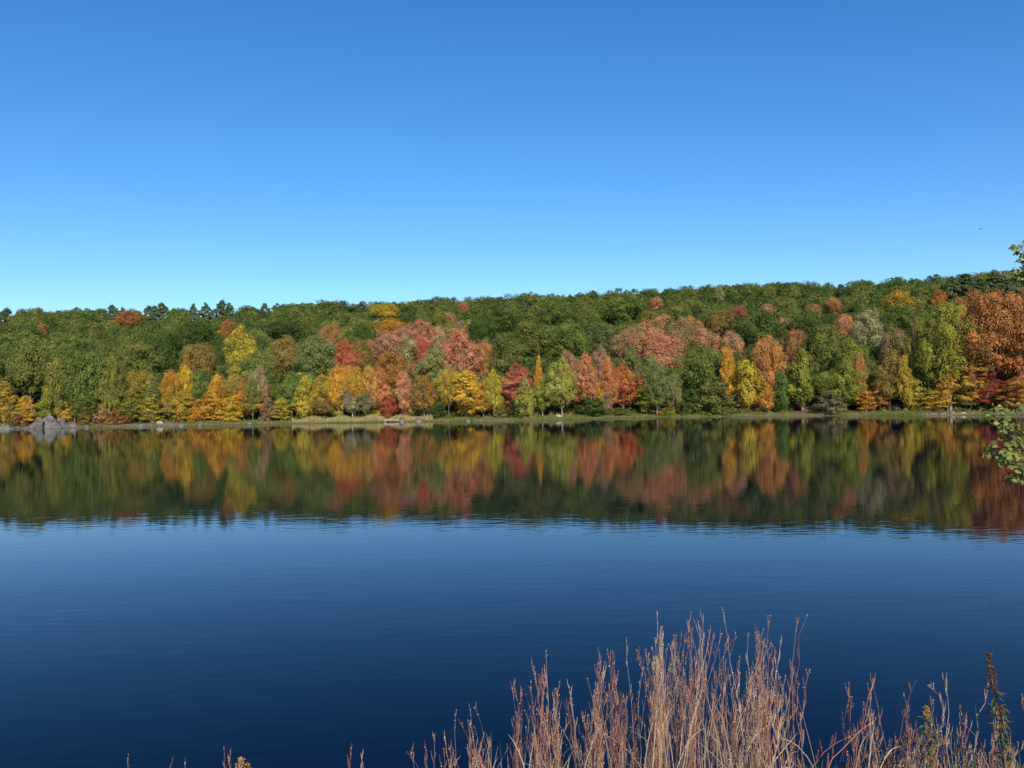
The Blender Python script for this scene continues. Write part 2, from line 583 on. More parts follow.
# (species, archetype, photo column, top row, width in photo px, tint, tint2, max height m, bark, label)
T = [
 # ---- left end
 ('maple_tree', 'layer', 4, 379, 24, 'YO', 'OL', 12, 'grey', 'golden tree at the far left edge of the shore'),
 ('maple_tree', 'column', 11, 396, 13, 'BR', 'OL', 12, 'white', 'thin rusty brown sapling with pale trunk left of the golden tree by the boulders'),
 ('maple_tree', 'layer', 25, 394, 19, 'YO', 'YO', 12, 'grey', 'golden orange young tree just left of the grey boulders'),
 ('maple_tree', 'layer', 65, 391, 16, 'Y', 'YO', 12, 'grey', 'small bright yellow tree right behind the grey boulders'),
 ('oak_tree', 'round', 31, 341, 42, 'OL', 'G2', 14, 'grey', 'broad dull olive oak above the grey boulders'),
 ('maple_tree', 'ovate', 58, 357, 26, 'OL', 'YG', 14, 'grey', 'olive tree tinged yellow above the boulders, left of two green trees'),
 ('oak_tree', 'round', 74, 347, 27, 'G', 'G2', 14, 'grey', 'mid green oak up and right of the grey boulders'),
 ('oak_tree', 'round', 93, 350, 30, 'G2', 'G', 14, 'grey', 'rounded green oak left of the tree with the tall pale trunk'),
 ('maple_tree', 'ovate', 84, 395, 22, 'OL', 'G', 12, 'dark', 'low olive tree on the shore right of the yellow tree by the boulders'),
 ('birch_tree', 'ovate', 111, 355, 20, 'OL', 'YG', 16, 'white', 'yellow olive tree with a tall pale bare trunk above the left shore'),
 ('oak_tree', 'round', 133, 337, 38, 'OL', 'G2', 14, 'grey', 'large olive green oak above and right of the tall pale trunk'),
 ('maple_tree', 'ovate', 51, 389, 26, 'G2', 'YG', 12, 'grey', 'fresh green tree directly behind the grey boulders'),
 ('maple_tree', 'ovate', 100, 403, 13, 'SAL', 'PG', 12, 'dark', 'small salmon and cream leaved sapling on the left shore'),
 ('maple_tree', 'ovate', 115, 400, 14, 'OR', 'OL', 12, 'dark', 'small orange and olive sapling on the left shore'),
 ('maple_tree', 'layer', 129, 388, 24, 'YG', 'G2', 12, 'grey', 'yellow green shore tree left of the orange shore trees'),
 ('oak_tree', 'round', 127, 311, 23, 'OR', 'BR', 11, 'grey', 'burnt orange crown near the ridge top at left'),
 ('oak_tree', 'round', 43, 324, 11, 'OR', 'BR', 9, 'grey', 'small burnt orange crown high on the far left slope'),
 # ---- 130-260
 ('maple_tree', 'round', 170, 371, 17, 'YO', 'OR', 13, 'grey', 'orange topped tree left of a yellow one, second row'),
 ('maple_tree', 'round', 186, 367, 17, 'Y', 'YO', 13, 'grey', 'yellow topped tree in the second row above green saplings at left'),
 ('maple_tree', 'ovate', 199, 370, 22, 'G2', 'G', 12, 'grey', 'green tree among the orange and yellow shore trees at left'),
 ('maple_tree', 'column', 173, 382, 17, 'BG', 'G2', 12, 'grey', 'grey green slender tree between two golden shore trees'),
 ('maple_tree', 'column', 152, 381, 15, 'G2', 'OL', 12, 'grey', 'slender light green tree behind a golden shore tree'),
 ('maple_tree', 'layer', 151, 394, 25, 'YO', 'YG', 12, 'grey', 'golden tree leafed to the ground above the pale boulder'),
 ('maple_tree', 'layer', 181, 390, 24, 'YO', 'YG', 12, 'grey', 'golden tree leafed to the ground above two small grey rocks'),
 ('maple_tree', 'shrub', 200, 398, 22, 'YO', 'OR', 12, 'grey', 'low wide golden tree left of the bright orange shore trees'),
 ('maple_tree', 'ovate', 217, 373, 20, 'OR', 'YO', 12, 'grey', 'orange topped tree left of the broad orange shore maple'),
 ('maple_tree', 'layer', 214, 388, 28, 'YO', 'OR', 12, 'grey', 'yellow orange layered tree left of the broad orange shore maple'),
 ('maple_tree', 'ovate', 244, 385, 36, 'OR', 'YO', 12, 'grey', 'broad bright orange maple at the water, left third'),
 ('maple_tree', 'shrub', 230, 398, 22, 'YO', 'Y', 12, 'grey', 'low yellow tree at the foot of the broad orange maple'),
 ('maple_tree', 'round', 236, 375, 26, 'OL', 'OR', 13, 'grey', 'olive tree behind the broad orange shore maple'),
 ('maple_tree', 'column', 263, 384, 12, 'BR', 'MV', 12, 'grey', 'thin rust brown half bare tree right of the broad orange maple'),
 ('maple_tree', 'ovate', 252, 377, 17, 'G2', 'OL', 13, 'grey', 'green tree behind, right of the broad orange maple'),
 ('maple_tree', 'ovate', 240, 325, 30, 'YG', 'Y', 17, 'grey', 'tall yellow green tree standing out of the left hillside'),
 ('oak_tree', 'round', 229, 320, 19, 'BR', 'OR', 12, 'grey', 'brown orange crown just left of the tall yellow green tree'),
 ('oak_tree', 'ovate', 219, 335, 19, 'DG', 'G', 13, 'white', 'dark green egg shaped tree with pale trunks below its crown'),
 ('oak_tree', 'round', 200, 343, 26, 'BR', 'OL', 13, 'grey', 'rusty brown oak left of the dark green egg shaped tree'),
 ('maple_tree', 'shrub', 188, 352, 12, 'OR', 'YO', 10, 'grey', 'small orange top beside the rusty brown oak'),
 ('oak_tree', 'round', 162, 321, 34, 'G2', 'G', 13, 'grey', 'broad green oak on the upper left slope'),
 ('oak_tree', 'round', 197, 320, 34, 'G', 'DG', 13, 'grey', 'broad darker green oak on the upper left slope'),
 ('oak_tree', 'round', 160, 335, 30, 'DG', 'G', 13, 'grey', 'shadowy dark green oak in mid slope at left'),
 ('oak_tree', 'round', 259, 367, 16, 'MV', 'PG', 14, 'grey', 'small mauve grey thinning crown right of the tall yellow green tree'),
 ('oak_tree', 'round', 262, 350, 26, 'G2', 'OL', 13, 'grey', 'green oak right of the tall yellow green tree'),
 # ---- 260-400
 ('oak_tree', 'round', 286, 337, 32, 'OL', 'BR', 14, 'grey', 'big rounded olive oak left of the big green one'),
 ('oak_tree', 'round', 315, 337, 42, 'G2', 'BG', 15, 'grey', 'big rounded green oak left of the red maple'),
 ('oak_tree', 'round', 285, 321, 32, 'DG', 'DG', 12, 'grey', 'very dark green crown above the rounded olive oak'),
 ('maple_tree', 'round', 332, 324, 23, 'MV', 'OR', 12, 'grey', 'mauve and orange crown up the slope above the red maple'),
 ('oak_tree', 'round', 363, 326, 24, 'DG', 'G', 12, 'grey', 'dark green crown between pink maples and the mauve orange crown'),
 ('maple_tree', 'round', 347, 328, 17, 'YG', 'G', 11, 'grey', 'yellow green crown just above the red maple'),
 ('maple_tree', 'ovate', 345, 340, 27, 'R', 'RO', 14, 'grey', 'vivid red maple standing alone in mid slope'),
 ('oak_tree', 'round', 361, 339, 22, 'OL', 'BR', 13, 'grey', 'olive brown tree just right of the vivid red maple'),
 ('maple_tree', 'round', 386, 303, 27, 'YG', 'YO', 11, 'grey', 'yellow crown near the ridge left of centre'),
 ('maple_tree', 'round', 392, 319, 30, 'OR', 'YO', 12, 'grey', 'orange yellow crown on the upper slope beside pink ones'),
 ('maple_tree', 'round', 387, 333, 34, 'MV', 'PK', 13, 'grey', 'wide mauve pink crown above the orange dome shaped tree'),
 ('maple_tree', 'ovate', 292, 370, 24, 'G2', 'G', 13, 'grey', 'green tree above the left end of the reeds'),
 ('maple_tree', 'column', 305, 374, 18, 'YG', 'Y', 12, 'grey', 'yellow green slender tree above the reeds'),
 ('maple_tree', 'ovate', 321, 373, 24, 'YO', 'OL', 12, 'grey', 'yellow orange tree above the reeds left of the red maple'),
 ('maple_tree', 'layer', 281, 397, 22, 'Y', 'YG', 12, 'grey', 'low yellow tree at the left end of the reeds'),
 ('maple_tree', 'ovate', 325, 388, 22, 'OL', 'BR', 12, 'grey', 'dull olive young tree behind the reeds'),
 ('maple_tree', 'round', 338, 366, 22, 'YO', 'OR', 13, 'grey', 'golden orange tree directly below the vivid red maple'),
 ('maple_tree', 'round', 354, 365, 21, 'Y', 'OR', 13, 'grey', 'yellow tree below and right of the vivid red maple'),
 ('maple_tree', 'round', 369, 366, 19, 'SAL', 'YO', 13, 'grey', 'salmon and yellow tree left of the orange dome shaped tree'),
 ('maple_tree', 'column', 339, 385, 20, 'YG', 'Y', 12, 'grey', 'yellow green young tree behind the middle of the reeds'),
 ('maple_tree', 'ovate', 352, 380, 19, 'GR', 'PG', 12, 'white', 'thin grey pink tree with pale stem behind the reeds'),
 ('maple_tree', 'ovate', 366, 381, 18, 'OL', 'GR', 12, 'grey', 'greyish olive tree behind the right half of the reeds'),
 ('maple_tree', 'round', 389, 352, 31, 'OR', 'BR', 13, 'grey', 'orange dome shaped tree left of the grey green tree'),
 ('maple_tree', 'ovate', 379, 367, 21, 'RO', 'SAL', 13, 'grey', 'red orange tree below the orange dome shaped tree'),
 ('maple_tree', 'ovate', 389, 393, 17, 'RO', 'R', 12, 'grey', 'small scarlet tree above the fallen log'),
 ('maple_tree', 'shrub', 376, 403, 16, 'Y', 'YG', 12, 'grey', 'low yellow bush like tree left of the fallen log'),
 # ---- 400-530
 ('maple_tree', 'round', 421, 320, 27, 'PK', 'SAL', 12, 'grey', 'rose pink crown highest among the pink maples'),
 ('maple_tree', 'round', 403, 327, 26, 'PK', 'MV', 12, 'grey', 'dusty pink crown left of the rose pink one'),
 ('maple_tree', 'round', 405, 337, 25, 'PG', 'OL', 12, 'grey', 'pale cream green crown among the pink maples'),
 ('maple_tree', 'round', 420, 335, 22, 'R', 'PK', 12, 'grey', 'crimson pink crown above the grey green tree'),
 ('maple_tree', 'round', 438, 327, 16, 'PG', 'SAL', 12, 'grey', 'small cream crown right of the rose pink crown'),
 ('maple_tree', 'ovate', 439, 308, 18, 'YG', 'G2', 12, 'grey', 'small yellow green top near the ridge beside a dusty pink one'),
 ('maple_tree', 'round', 449, 312, 13, 'MV', 'SAL', 10, 'grey', 'small dusty pink top right of a yellow green one near the ridge'),
 ('maple_tree', 'round', 463, 301, 11, 'SAL', 'PK', 8, 'grey', 'tiny salmon crown at the ridge left of centre'),
 ('oak_tree', 'ovate', 433, 345, 35, 'OL', 'BG', 14, 'grey', 'grey green egg shaped tree left of the salmon red maple'),
 ('maple_tree', 'ovate', 458, 329, 36, 'PK', 'RO', 17, 'white', 'tall salmon red maple showing a white forked trunk'),
 ('maple_tree', 'round', 484, 341, 19, 'SAL', 'BR', 13, 'grey', 'rusty pink tree just right of the tall salmon red maple'),
 ('oak_tree', 'round', 503, 337, 35, 'OL', 'DG', 14, 'grey', 'dull green dome shaped oak right of the salmon red maple'),
 ('maple_tree', 'ovate', 404, 370, 18, 'PK', 'SAL', 13, 'grey', 'pink red tree in the second row above the fallen log'),
 ('maple_tree', 'ovate', 424, 374, 24, 'OL', 'OR', 13, 'grey', 'olive and orange tree left of the bright yellow maple'),
 ('maple_tree', 'column', 411, 385, 14, 'PG', 'YG', 12, 'grey', 'pale slim tree above the low grey rocks'),
 ('maple_tree', 'layer', 466, 368, 38, 'YO', 'YO', 12, 'grey', 'bright yellow maple leafed to the ground near the centre'),
 ('maple_tree', 'round', 448, 368, 17, 'YO', 'OL', 13, 'grey', 'smaller golden tree behind the bright yellow maple, left side'),
 ('maple_tree', 'ovate', 483, 382, 19, 'BR', 'YO', 12, 'grey', 'brown and gold tree right of the bright yellow maple'),
 ('maple_tree', 'ovate', 493, 368, 17, 'Y', 'YG', 13, 'grey', 'yellow topped tree between the brown gold tree and the raspberry red one'),
 ('maple_tree', 'layer', 516, 361, 29, 'PK', 'R', 13, 'grey', 'raspberry red maple right of centre above the dark shrub'),
 ('willow_tree', 'droop', 525, 376, 19, 'PYG', 'YG', 12, 'grey', 'pale yellow drooping tree in front of the raspberry red maple'),
 ('maple_tree', 'ovate', 495, 393, 17, 'YG', 'OL', 12, 'grey', 'small yellow green tree on shore left of the dark shrub'),
 # ---- 520-660
 ('maple_tree', 'spire', 538, 354, 14, 'OR', 'YO', 13, 'grey', 'narrow orange spire right of the raspberry red maple'),
 ('maple_tree', 'ovate', 561, 357, 28, 'PYG', 'YG', 13, 'grey', 'large pale yellow green tree right of the narrow orange spire'),
 ('maple_tree', 'ovate', 542, 378, 22, 'YG', 'G2', 12, 'grey', 'green yellow shore tree right of the drooping pale tree'),
 ('maple_tree', 'ovate', 585, 352, 24, 'PK', 'OR', 14, 'grey', 'orange maple with pink top above the round dark bush'),
 ('maple_tree', 'round', 567, 351, 17, 'MV', 'PK', 13, 'grey', 'mauve pink top behind the large pale yellow green tree'),
 ('maple_tree', 'ovate', 601, 345, 25, 'SAL', 'GR', 14, 'grey', 'pale salmon tree left of the scarlet orange maple'),
 ('maple_tree', 'ovate', 623, 364, 34, 'OR', 'R', 12, 'grey', 'scarlet orange maple above the sandy shore point'),
 ('maple_tree', 'ovate', 608, 358, 18, 'RO', 'SAL', 13, 'grey', 'red tree wedged between the pale salmon and scarlet orange maples'),
 ('maple_tree', 'column', 597, 380, 13, 'Y', 'YO', 12, 'grey', 'slim yellow tree just right of the round dark bush top'),
 ('maple_tree', 'layer', 646, 383, 25, 'YG', 'G', 12, 'dark', 'yellow green shore tree right of the scarlet orange maple'),
 ('oak_tree', 'ovate', 630, 345, 26, 'BG', 'OL', 13, 'grey', 'grey green tree behind the scarlet orange maple'),
 ('oak_tree', 'ovate', 650, 354, 24, 'BG', 'G2', 13, 'grey', 'grey green tree above the yellow green shore tree'),
 ('oak_tree', 'round', 630, 328, 27, 'SAL', 'MV', 13, 'grey', 'salmon brown crown above the grey green trees'),
 ('oak_tree', 'round', 655, 327, 27, 'PK', 'SAL', 13, 'grey', 'brick pink crown at the left end of the dusty red belt'),
 ('oak_tree', 'round', 620, 297, 36, 'G2', 'G', 14, 'grey', 'large bright green dome near the ridge right of centre'),
 ('oak_tree', 'round', 604, 326, 28, 'DG', 'BG', 13, 'grey', 'blue green dark crown left of the salmon brown crown'),
 ('oak_tree', 'round', 532, 322, 40, 'G', 'OL', 15, 'grey', 'very large green oak in mid slope right of centre'),
 ('oak_tree', 'round', 568, 322, 38, 'G', 'G2', 15, 'grey', 'large green oak above the mauve pink top'),
 ('oak_tree', 'round', 557, 305, 34, 'G2', 'G', 13, 'grey', 'green rounded crown in the upper slope above the large green oaks'),
 ('oak_tree', 'round', 500, 309, 36, 'DG', 'G', 14, 'grey', 'dark green rounded crown on the upper slope at centre'),
 ('oak_tree', 'round', 480, 318, 30, 'G', 'DG', 14, 'grey', 'dark green crown above the rusty pink tree'),
 # ---- 650-790
 ('oak_tree', 'round', 656, 297, 13, 'PK', 'SAL', 9, 'grey', 'small salmon red crown close to the ridge right of the bright green dome'),
 ('oak_tree', 'round', 682, 319, 28, 'MV', 'OL', 13, 'grey', 'dusty brown mauve crown in the dusty red belt'),
 ('oak_tree', 'round', 699, 328, 32, 'PK', 'OL', 14, 'grey', 'wide dusty pink crown in the middle of the dusty red belt'),
 ('oak_tree', 'round', 718, 310, 30, 'BR', 'OL', 13, 'grey', 'orange brown crown left of the big dark green dome'),
 ('oak_tree', 'round', 740, 305, 17, 'DR', 'MV', 10, 'grey', 'small dark maroon crown above the big dark green dome'),
 ('oak_tree', 'round', 766, 304, 14, 'MV', 'PK', 9, 'grey', 'small dull red crown right of the maroon one'),
 ('oak_tree', 'round', 762, 311, 46, 'DG', 'G', 17, 'grey', 'big dark green dome shaped oak standing above two orange maples'),
 ('oak_tree', 'round', 731, 332, 23, 'SAL', 'MV', 13, 'grey', 'brown orange crown left below the big dark green dome'),
 ('oak_tree', 'round', 701, 345, 38, 'G', 'OL', 14, 'grey', 'wide dark olive green oak below the dusty pink crown'),
 ('oak_tree', 'round', 664, 334, 32, 'SAL', 'PK', 14, 'grey', 'broad salmon pink oak at the left of the dusty red belt'),
 ('maple_tree', 'ovate', 727, 346, 18, 'OR', 'YO', 14, 'grey', 'narrow bright orange tree left of the tall yellow green one'),
 ('maple_tree', 'column', 746, 357, 23, 'YG', 'Y', 13, 'dark', 'tall yellow green shore tree leafed to the water'),
 ('maple_tree', 'column', 737, 348, 14, 'DG', 'G', 14, 'dark', 'dark green tree in shade left of the tall yellow green one'),
 ('maple_tree', 'round', 766, 337, 28, 'OR', 'SAL', 16, 'grey', 'bright orange maple top with bare branching trunk beneath'),
 ('maple_tree', 'column', 767, 381, 17, 'YO', 'OR', 12, 'grey', 'small golden tree between yellow green and bright green shore trees'),
 ('maple_tree', 'column', 781, 369, 17, 'BGN', 'G2', 12, 'grey', 'vivid green young tree on the right shore'),
 ('maple_tree', 'ovate', 672, 373, 22, 'BG', 'OL', 12, 'grey', 'dull grey green shore tree left of the round dark bushy tree'),
 ('maple_tree', 'ovate', 656, 362, 20, 'BG', 'G2', 13, 'grey', 'pale grey green tree behind the low yellow shrub'),
 ('oak_tree', 'shrub', 714, 375, 40, 'DG', 'OL', 12, 'dark', 'round dark bushy tree growing down to the water'),
 ('oak_tree', 'shrub', 690, 388, 22, 'DG', 'G', 12, 'dark', 'lower dark green bushy tree left of the round dark bushy one'),
 # ---- 780-920
 ('maple_tree', 'round', 794, 330, 23, 'SAL', 'BR', 13, 'grey', 'salmon brown crown right of the bright orange maple top'),
 ('maple_tree', 'spire', 801, 347, 31, 'G2', 'YG', 14, 'grey', 'bright green pointed tree leafed to the right shore'),
 ('oak_tree', 'round', 845, 315, 21, 'SAL', 'PK', 12, 'grey', 'salmon pink crown left of the silvery pale tree'),
 ('oak_tree', 'round', 833, 297, 15, 'SAL', 'BR', 10, 'grey', 'rust pink crown under the lone dark tree on the ridge'),
 ('oak_tree', 'round', 813, 303, 13, 'SAL', 'OL', 10, 'grey', 'faded pink brown crown left below the lone dark ridge tree'),
 ('oak_tree', 'round', 787, 317, 18, 'MV', 'SAL', 11, 'grey', 'dusty mauve crown right of the big dark green dome'),
 ('oak_tree', 'ovate', 841, 284, 15, 'PI', 'DG', 9, 'grey', 'lone dark rounded tree poking above the right ridge'),
 ('oak_tree', 'round', 900, 291, 27, 'YO', 'YG', 12, 'grey', 'golden yellow crown on the ridge at right'),
 ('maple_tree', 'ovate', 868, 308, 32, 'PG', 'BG', 16, 'grey', 'silvery pale green tree on the right slope'),
 ('oak_tree', 'round', 897, 306, 34, 'G', 'G2', 13, 'grey', 'dark green crown beneath the golden yellow ridge crown'),
 ('oak_tree', 'round', 823, 325, 36, 'G', 'OL', 15, 'grey', 'broad mid green oak left of the silvery pale tree'),
 ('oak_tree', 'round', 806, 311, 36, 'DG', 'G', 14, 'grey', 'broad dark green oak up slope right of the big dark dome'),
 ('maple_tree', 'ovate', 845, 361, 34, 'G2', 'YG', 13, 'dark', 'wide green yellow shore tree behind the grey twiggy bush'),
 ('oak_tree', 'ovate', 850, 336, 28, 'G', 'YG', 14, 'grey', 'mid green tree below the salmon pink crown at right'),
 ('maple_tree', 'round', 860, 356, 12, 'SAL', 'OR', 14, 'grey', 'small salmon topped tree right of the wide green yellow tree'),
 ('maple_tree', 'layer', 866, 389, 18, 'YO', 'OR', 12, 'grey', 'small orange gold tree left of the white birch trunk'),
 ('birch_tree', 'layer', 880, 379, 28, 'BR', 'OR', 12, 'white', 'rusty leaved birch with a white leaning trunk on right shore'),
 ('oak_tree', 'round', 893, 326, 26, 'MV', 'OL', 15, 'grey', 'mauve brown tree right of the silvery pale tree'),
 ('oak_tree', 'ovate', 888, 355, 28, 'BR', 'OL', 15, 'dark', 'brown and olive tree above the rusty leaved birch'),
 ('maple_tree', 'column', 904, 352, 14, 'YO', 'YG', 15, 'dark', 'slim golden tree above a yellow sapling, right part'),
 ('maple_tree', 'layer', 912, 375, 20, 'Y', 'YG', 12, 'dark', 'yellow sapling in the shaded right shore'),
 # ---- 890-1024
 ('oak_tree', 'biground', 919, 318, 32, 'OL', 'BR', 20, 'grey', 'tall olive brown oak left of the layered yellow green one'),
 ('maple_tree', 'biground', 948, 302, 44, 'YG', 'YG', 24, 'grey', 'tall layered yellow green tree beside the huge red orange one'),
 ('maple_tree', 'layer', 928, 334, 26, 'G2', 'OL', 18, 'grey', 'light green layered tree in front of the olive brown oak'),
 ('maple_tree', 'column', 946, 346, 13, 'YO', 'OR', 17, 'grey', 'slender golden orange tree below the layered yellow green one'),
 ('maple_tree', 'layer', 942, 363, 21, 'YO', 'Y', 13, 'grey', 'golden yellow tree with low spreading boughs at right shore'),
 ('maple_tree', 'layer', 936, 389, 30, 'Y', 'YO', 12, 'grey', 'low yellow bough hanging over the dark right bank'),
 ('maple_tree', 'biground', 985, 289, 70, 'RO', 'BR', 28, 'grey', 'huge red orange maple towering over the right shore'),
 ('maple_tree', 'biground', 1026, 289, 60, 'RO', 'BR', 28, 'grey', 'large orange maple cut by the right photo edge'),
 ('maple_tree', 'biglayer', 969, 345, 38, 'BR', 'YO', 20, 'grey', 'brown gold tree under the huge red orange maple'),
 ('maple_tree', 'biglayer', 985, 367, 40, 'DR', 'R', 13, 'dark', 'dark crimson tree on the right shore above the near leaves'),
 ('maple_tree', 'layer', 1015, 376, 34, 'BR', 'OR', 13, 'dark', 'rusty orange low tree at the far right shore'),
 ('maple_tree', 'layer', 965, 372, 26, 'G', 'OL', 13, 'dark', 'green understory tree left of the dark crimson one'),
 ('maple_tree', 'ovate', 1026, 342, 18, 'R', 'PK', 18, 'grey', 'small crimson tree at the right photo edge'),
 ('oak_tree', 'round', 939, 290, 11, 'OR', 'BR', 9, 'grey', 'tiny orange crown on the ridge right of the golden yellow one'),
 # ---- ridge conifers
 ('pine_tree', 'pine', 5, 307, 13, 'PI', 'DG', 10, 'grey', 'dark pine on the ridge at the far left edge'),
 ('pine_tree', 'pine', 113, 304, 10, 'PI', 'DG', 9, 'grey', 'pine above the burnt orange crown, left of its neighbour'),
 ('pine_tree', 'pine', 122, 307, 9, 'PI', 'DG', 9, 'grey', 'shorter pine right above the burnt orange crown'),
 ('pine_tree', 'pine', 149, 305, 8, 'PI', 'DG', 9, 'grey', 'pine starting the row of ridge pines at left'),
 ('pine_tree', 'pine', 162, 302, 10, 'PI', 'DG', 9, 'grey', 'tallest pine of the close trio on the left ridge'),
 ('pine_tree', 'pine', 155, 305, 8, 'PI', 'DG', 9, 'grey', 'small pine inside the close trio on the left ridge'),
 ('pine_tree', 'pine', 193, 303, 9, 'PI', 'DG', 9, 'grey', 'isolated ridge pine left of a matching one'),
 ('pine_tree', 'pine', 205, 302, 9, 'PI', 'DG', 9, 'grey', 'isolated ridge pine just left of the twin pines'),
 ('pine_tree', 'pine', 221, 299, 10, 'PI', 'DG', 10, 'grey', 'taller of the twin pines on the left ridge'),
 ('pine_tree', 'pine', 230, 302, 9, 'PI', 'DG', 9, 'grey', 'shorter of the twin pines on the left ridge'),
 ('pine_tree', 'pine', 265, 302, 8, 'PI', 'DG', 9, 'grey', 'small ridge pine right of the twin pines'),
 ('pine_tree', 'pine', 343, 301, 7, 'PI', 'DG', 9, 'grey', 'thin pine tip on the ridge above the mauve orange crown'),
 ('pine_tree', 'pine', 361, 301, 7, 'PI', 'DG', 9, 'grey', 'thin pine tip on the ridge left of the yellow crown'),
 ('pine_tree', 'pine', 524, 294, 6, 'PI', 'DG', 11, 'grey', 'tiny pine tip on the ridge at centre'),
 ('oak_tree', 'ovate', 707, 286, 14, 'G', 'DG', 12, 'grey', 'green treetop rising from the ridge left of a paler one'),
 ('oak_tree', 'ovate', 719, 285, 11, 'PG', 'BG', 12, 'grey', 'pale treetop rising from the ridge right of a green one'),
 ('pine_tree', 'pine', 951, 276, 14, 'PI', 'DG', 12, 'grey', 'leftmost dark pine of the right ridge cluster'),
 ('pine_tree', 'pine', 966, 273, 18, 'PI', 'DG', 12, 'grey', 'broad dark pine in the middle of the right ridge cluster'),
 ('pine_tree', 'pine', 981, 277, 14, 'PI', 'DG', 12, 'grey', 'lower dark pine behind the huge red orange maple'),
 ('pine_tree', 'pine', 996, 271, 15, 'PI', 'DG', 12, 'grey', 'dark pine rising highest near the right photo edge'),
 ('pine_tree', 'pine', 1012, 277, 13, 'PI', 'DG', 12, 'grey', 'dark pine last in the right ridge cluster'),
]
# (column, top row, width px, tint, tint2, label) shrubs along the waterline
S = [
 (303, 410, 16, 'DG', 'OL', 'low dark green shrub behind the left end of the reeds'),
 (438, 400, 19, 'DG', 'G', 'rounded dark green shrub left of the bright yellow maple'),
 (516, 395, 20, 'DG', 'DG', 'dark green shrub beneath the raspberry red maple'),
 (590, 392, 33, 'DG', 'G', 'large round dark green bush right of the white rock'),
 (606, 391, 15, 'GR', 'MV', 'grey twiggy shrub between the round bush and scarlet orange maple'),
 (606, 406, 16, 'OL', 'G', 'low olive shrub right of the large round bush'),
 (620, 407, 20, 'G', 'OL', 'low green shrub at the foot of the scarlet orange maple'),
 (667, 407, 19, 'Y', 'OL', 'low yellow shrub at the waterline left of the dark bushy trees'),
 (832, 389, 28, 'GR', 'OL', 'grey twiggy bush on the right shore'),
 (405, 408, 12, 'DR', 'BR', 'small maroon shrub just behind the fallen log'),
 (388, 409, 10, 'DR', 'RO', 'small dark red shrub left of the fallen log'),
 (112, 412, 14, 'DR', 'BR', 'low maroon shrub on shore below the tall pale trunk'),
 (124, 414, 14, 'BR', 'DR', 'low rusty shrub left of the squat grey rock'),
 (20, 414, 14, 'DR', 'BR', 'low red brown shrub left of the grey boulders'),
 (84, 413, 13, 'OL', 'BR', 'low olive shrub just right of the grey boulders'),
 (268, 396, 14, 'BR', 'GR', 'tall brown scrub left of the reeds'),
 (500, 408, 16, 'GR', 'OL', 'low grey olive scrub left of the dark shrub'),
 (657, 409, 12, 'GR', 'BR', 'grey brown brush right of the sandy point'),
 (684, 411, 14, 'GR', 'BR', 'brown brush under the dark bushy trees'),
]
SHORE_G, HILL_G = 'trees along the far shore', 'trees on the wooded far hillside'


def solve(px, top, hmax):
    """walk up the hill along the sight line until a tree of hmax reaches the row"""
    d = ray(px, top)
    dep = float(interp(px, SH_PX, SH_Y)) + (3.4 if 650 < px < 735 else 5.6)
    while dep < 450:
        x = d[0] * dep
        z = CAM_Z + d[2] * dep
        g = float(ground_z(x, dep))
        if z - g <= hmax:
            break
        dep += 1.0
    return x, dep, g, max(z - g, 2.5)


forest_trees = []      # x, y, z, w, h, kind, tint, tint2, label or None, species, bark, fixed
rr = np.random.default_rng(5)
for k, (sp, arch, px, top, w, t1, t2, hm, bark, lab) in enumerate(T):
    if arch != 'pine' and 318 < top < 362 and w > 14:
        hm = 18.5 if px < 165 else hm + 1.5
    x, y, g, h = solve(px, top, hm)
    y2 = y + (rr.uniform(-1.5, 2.5) if y < 200 else 0)
    d = ray(px, top)
    x2 = d[0] * y2
    g2 = float(ground_z(x2, y2))
    h2 = max(CAM_Z + d[2] * y2 - g2, 2.5)
    wm = w * (2.0 if arch == 'pine' else 1.14) * y2 / F
    if arch not in ('spire', 'column', 'droop', 'layer', 'biglayer'):
        h2 = min(h2, wm * 1.9) if y2 > 330 else h2
        g2 = max(g2, CAM_Z + d[2] * y2 - h2) if y2 > 330 and CAM_Z + d[2] * y2 - h2 - g2 < 3 else g2
        h2 = CAM_Z + d[2] * y2 - g2
    forest_trees.append(dict(x=x2, y=y2, z=g2, w=wm, h=h2, kind=arch, t1=t1, t2=t2, label=lab, sp=sp, bark=bark, px=px, top=top, wp=w, hand=True))
hand = list(forest_trees)

# filling the rest of the hillside
cands = []
yrow = 172.0
iy = 0
while yrow < 455:
    sp_ = 6.4 if yrow < 300 else 5.7
    iy += 1
    for x in np.arange(-360, 370, sp_):
        cx = x + (iy % 2) * sp_ / 2 + rr.uniform(-1.7, 1.7)
        cy = yrow + rr.uniform(-1.7, 1.7)
        dsh = cy - shore_y(cx)
        if dsh < 7 or cy > crest_y(cx) + 30 or abs(cx) > cy * .62 + (80 if cx > 0 else 60):
            continue
        g = float(ground_z(cx, cy))
        if cy < 300:
            h = rr.uniform(9.5, 13.5) if dsh > 16 else rr.uniform(7.5, 11)
            if dsh < 30 and (cx < -72 or cx > 78):
                h *= 1.3
            w = rr.uniform(6.8, 10.8) if dsh > 16 else rr.uniform(5.4, 7.8)
        else:
            h = rr.uniform(6.8, 12.2) + .8 * math.sin(cx * .11) ; w = rr.uniform(5.2, 10.4)
            if cy > crest_y(cx) - 45:
                h = min(h, 8.6 + rr.uniform(0, 1.8))
        cands.append([cx, cy, g, w, h])
    yrow += sp_ * .86
kept = []
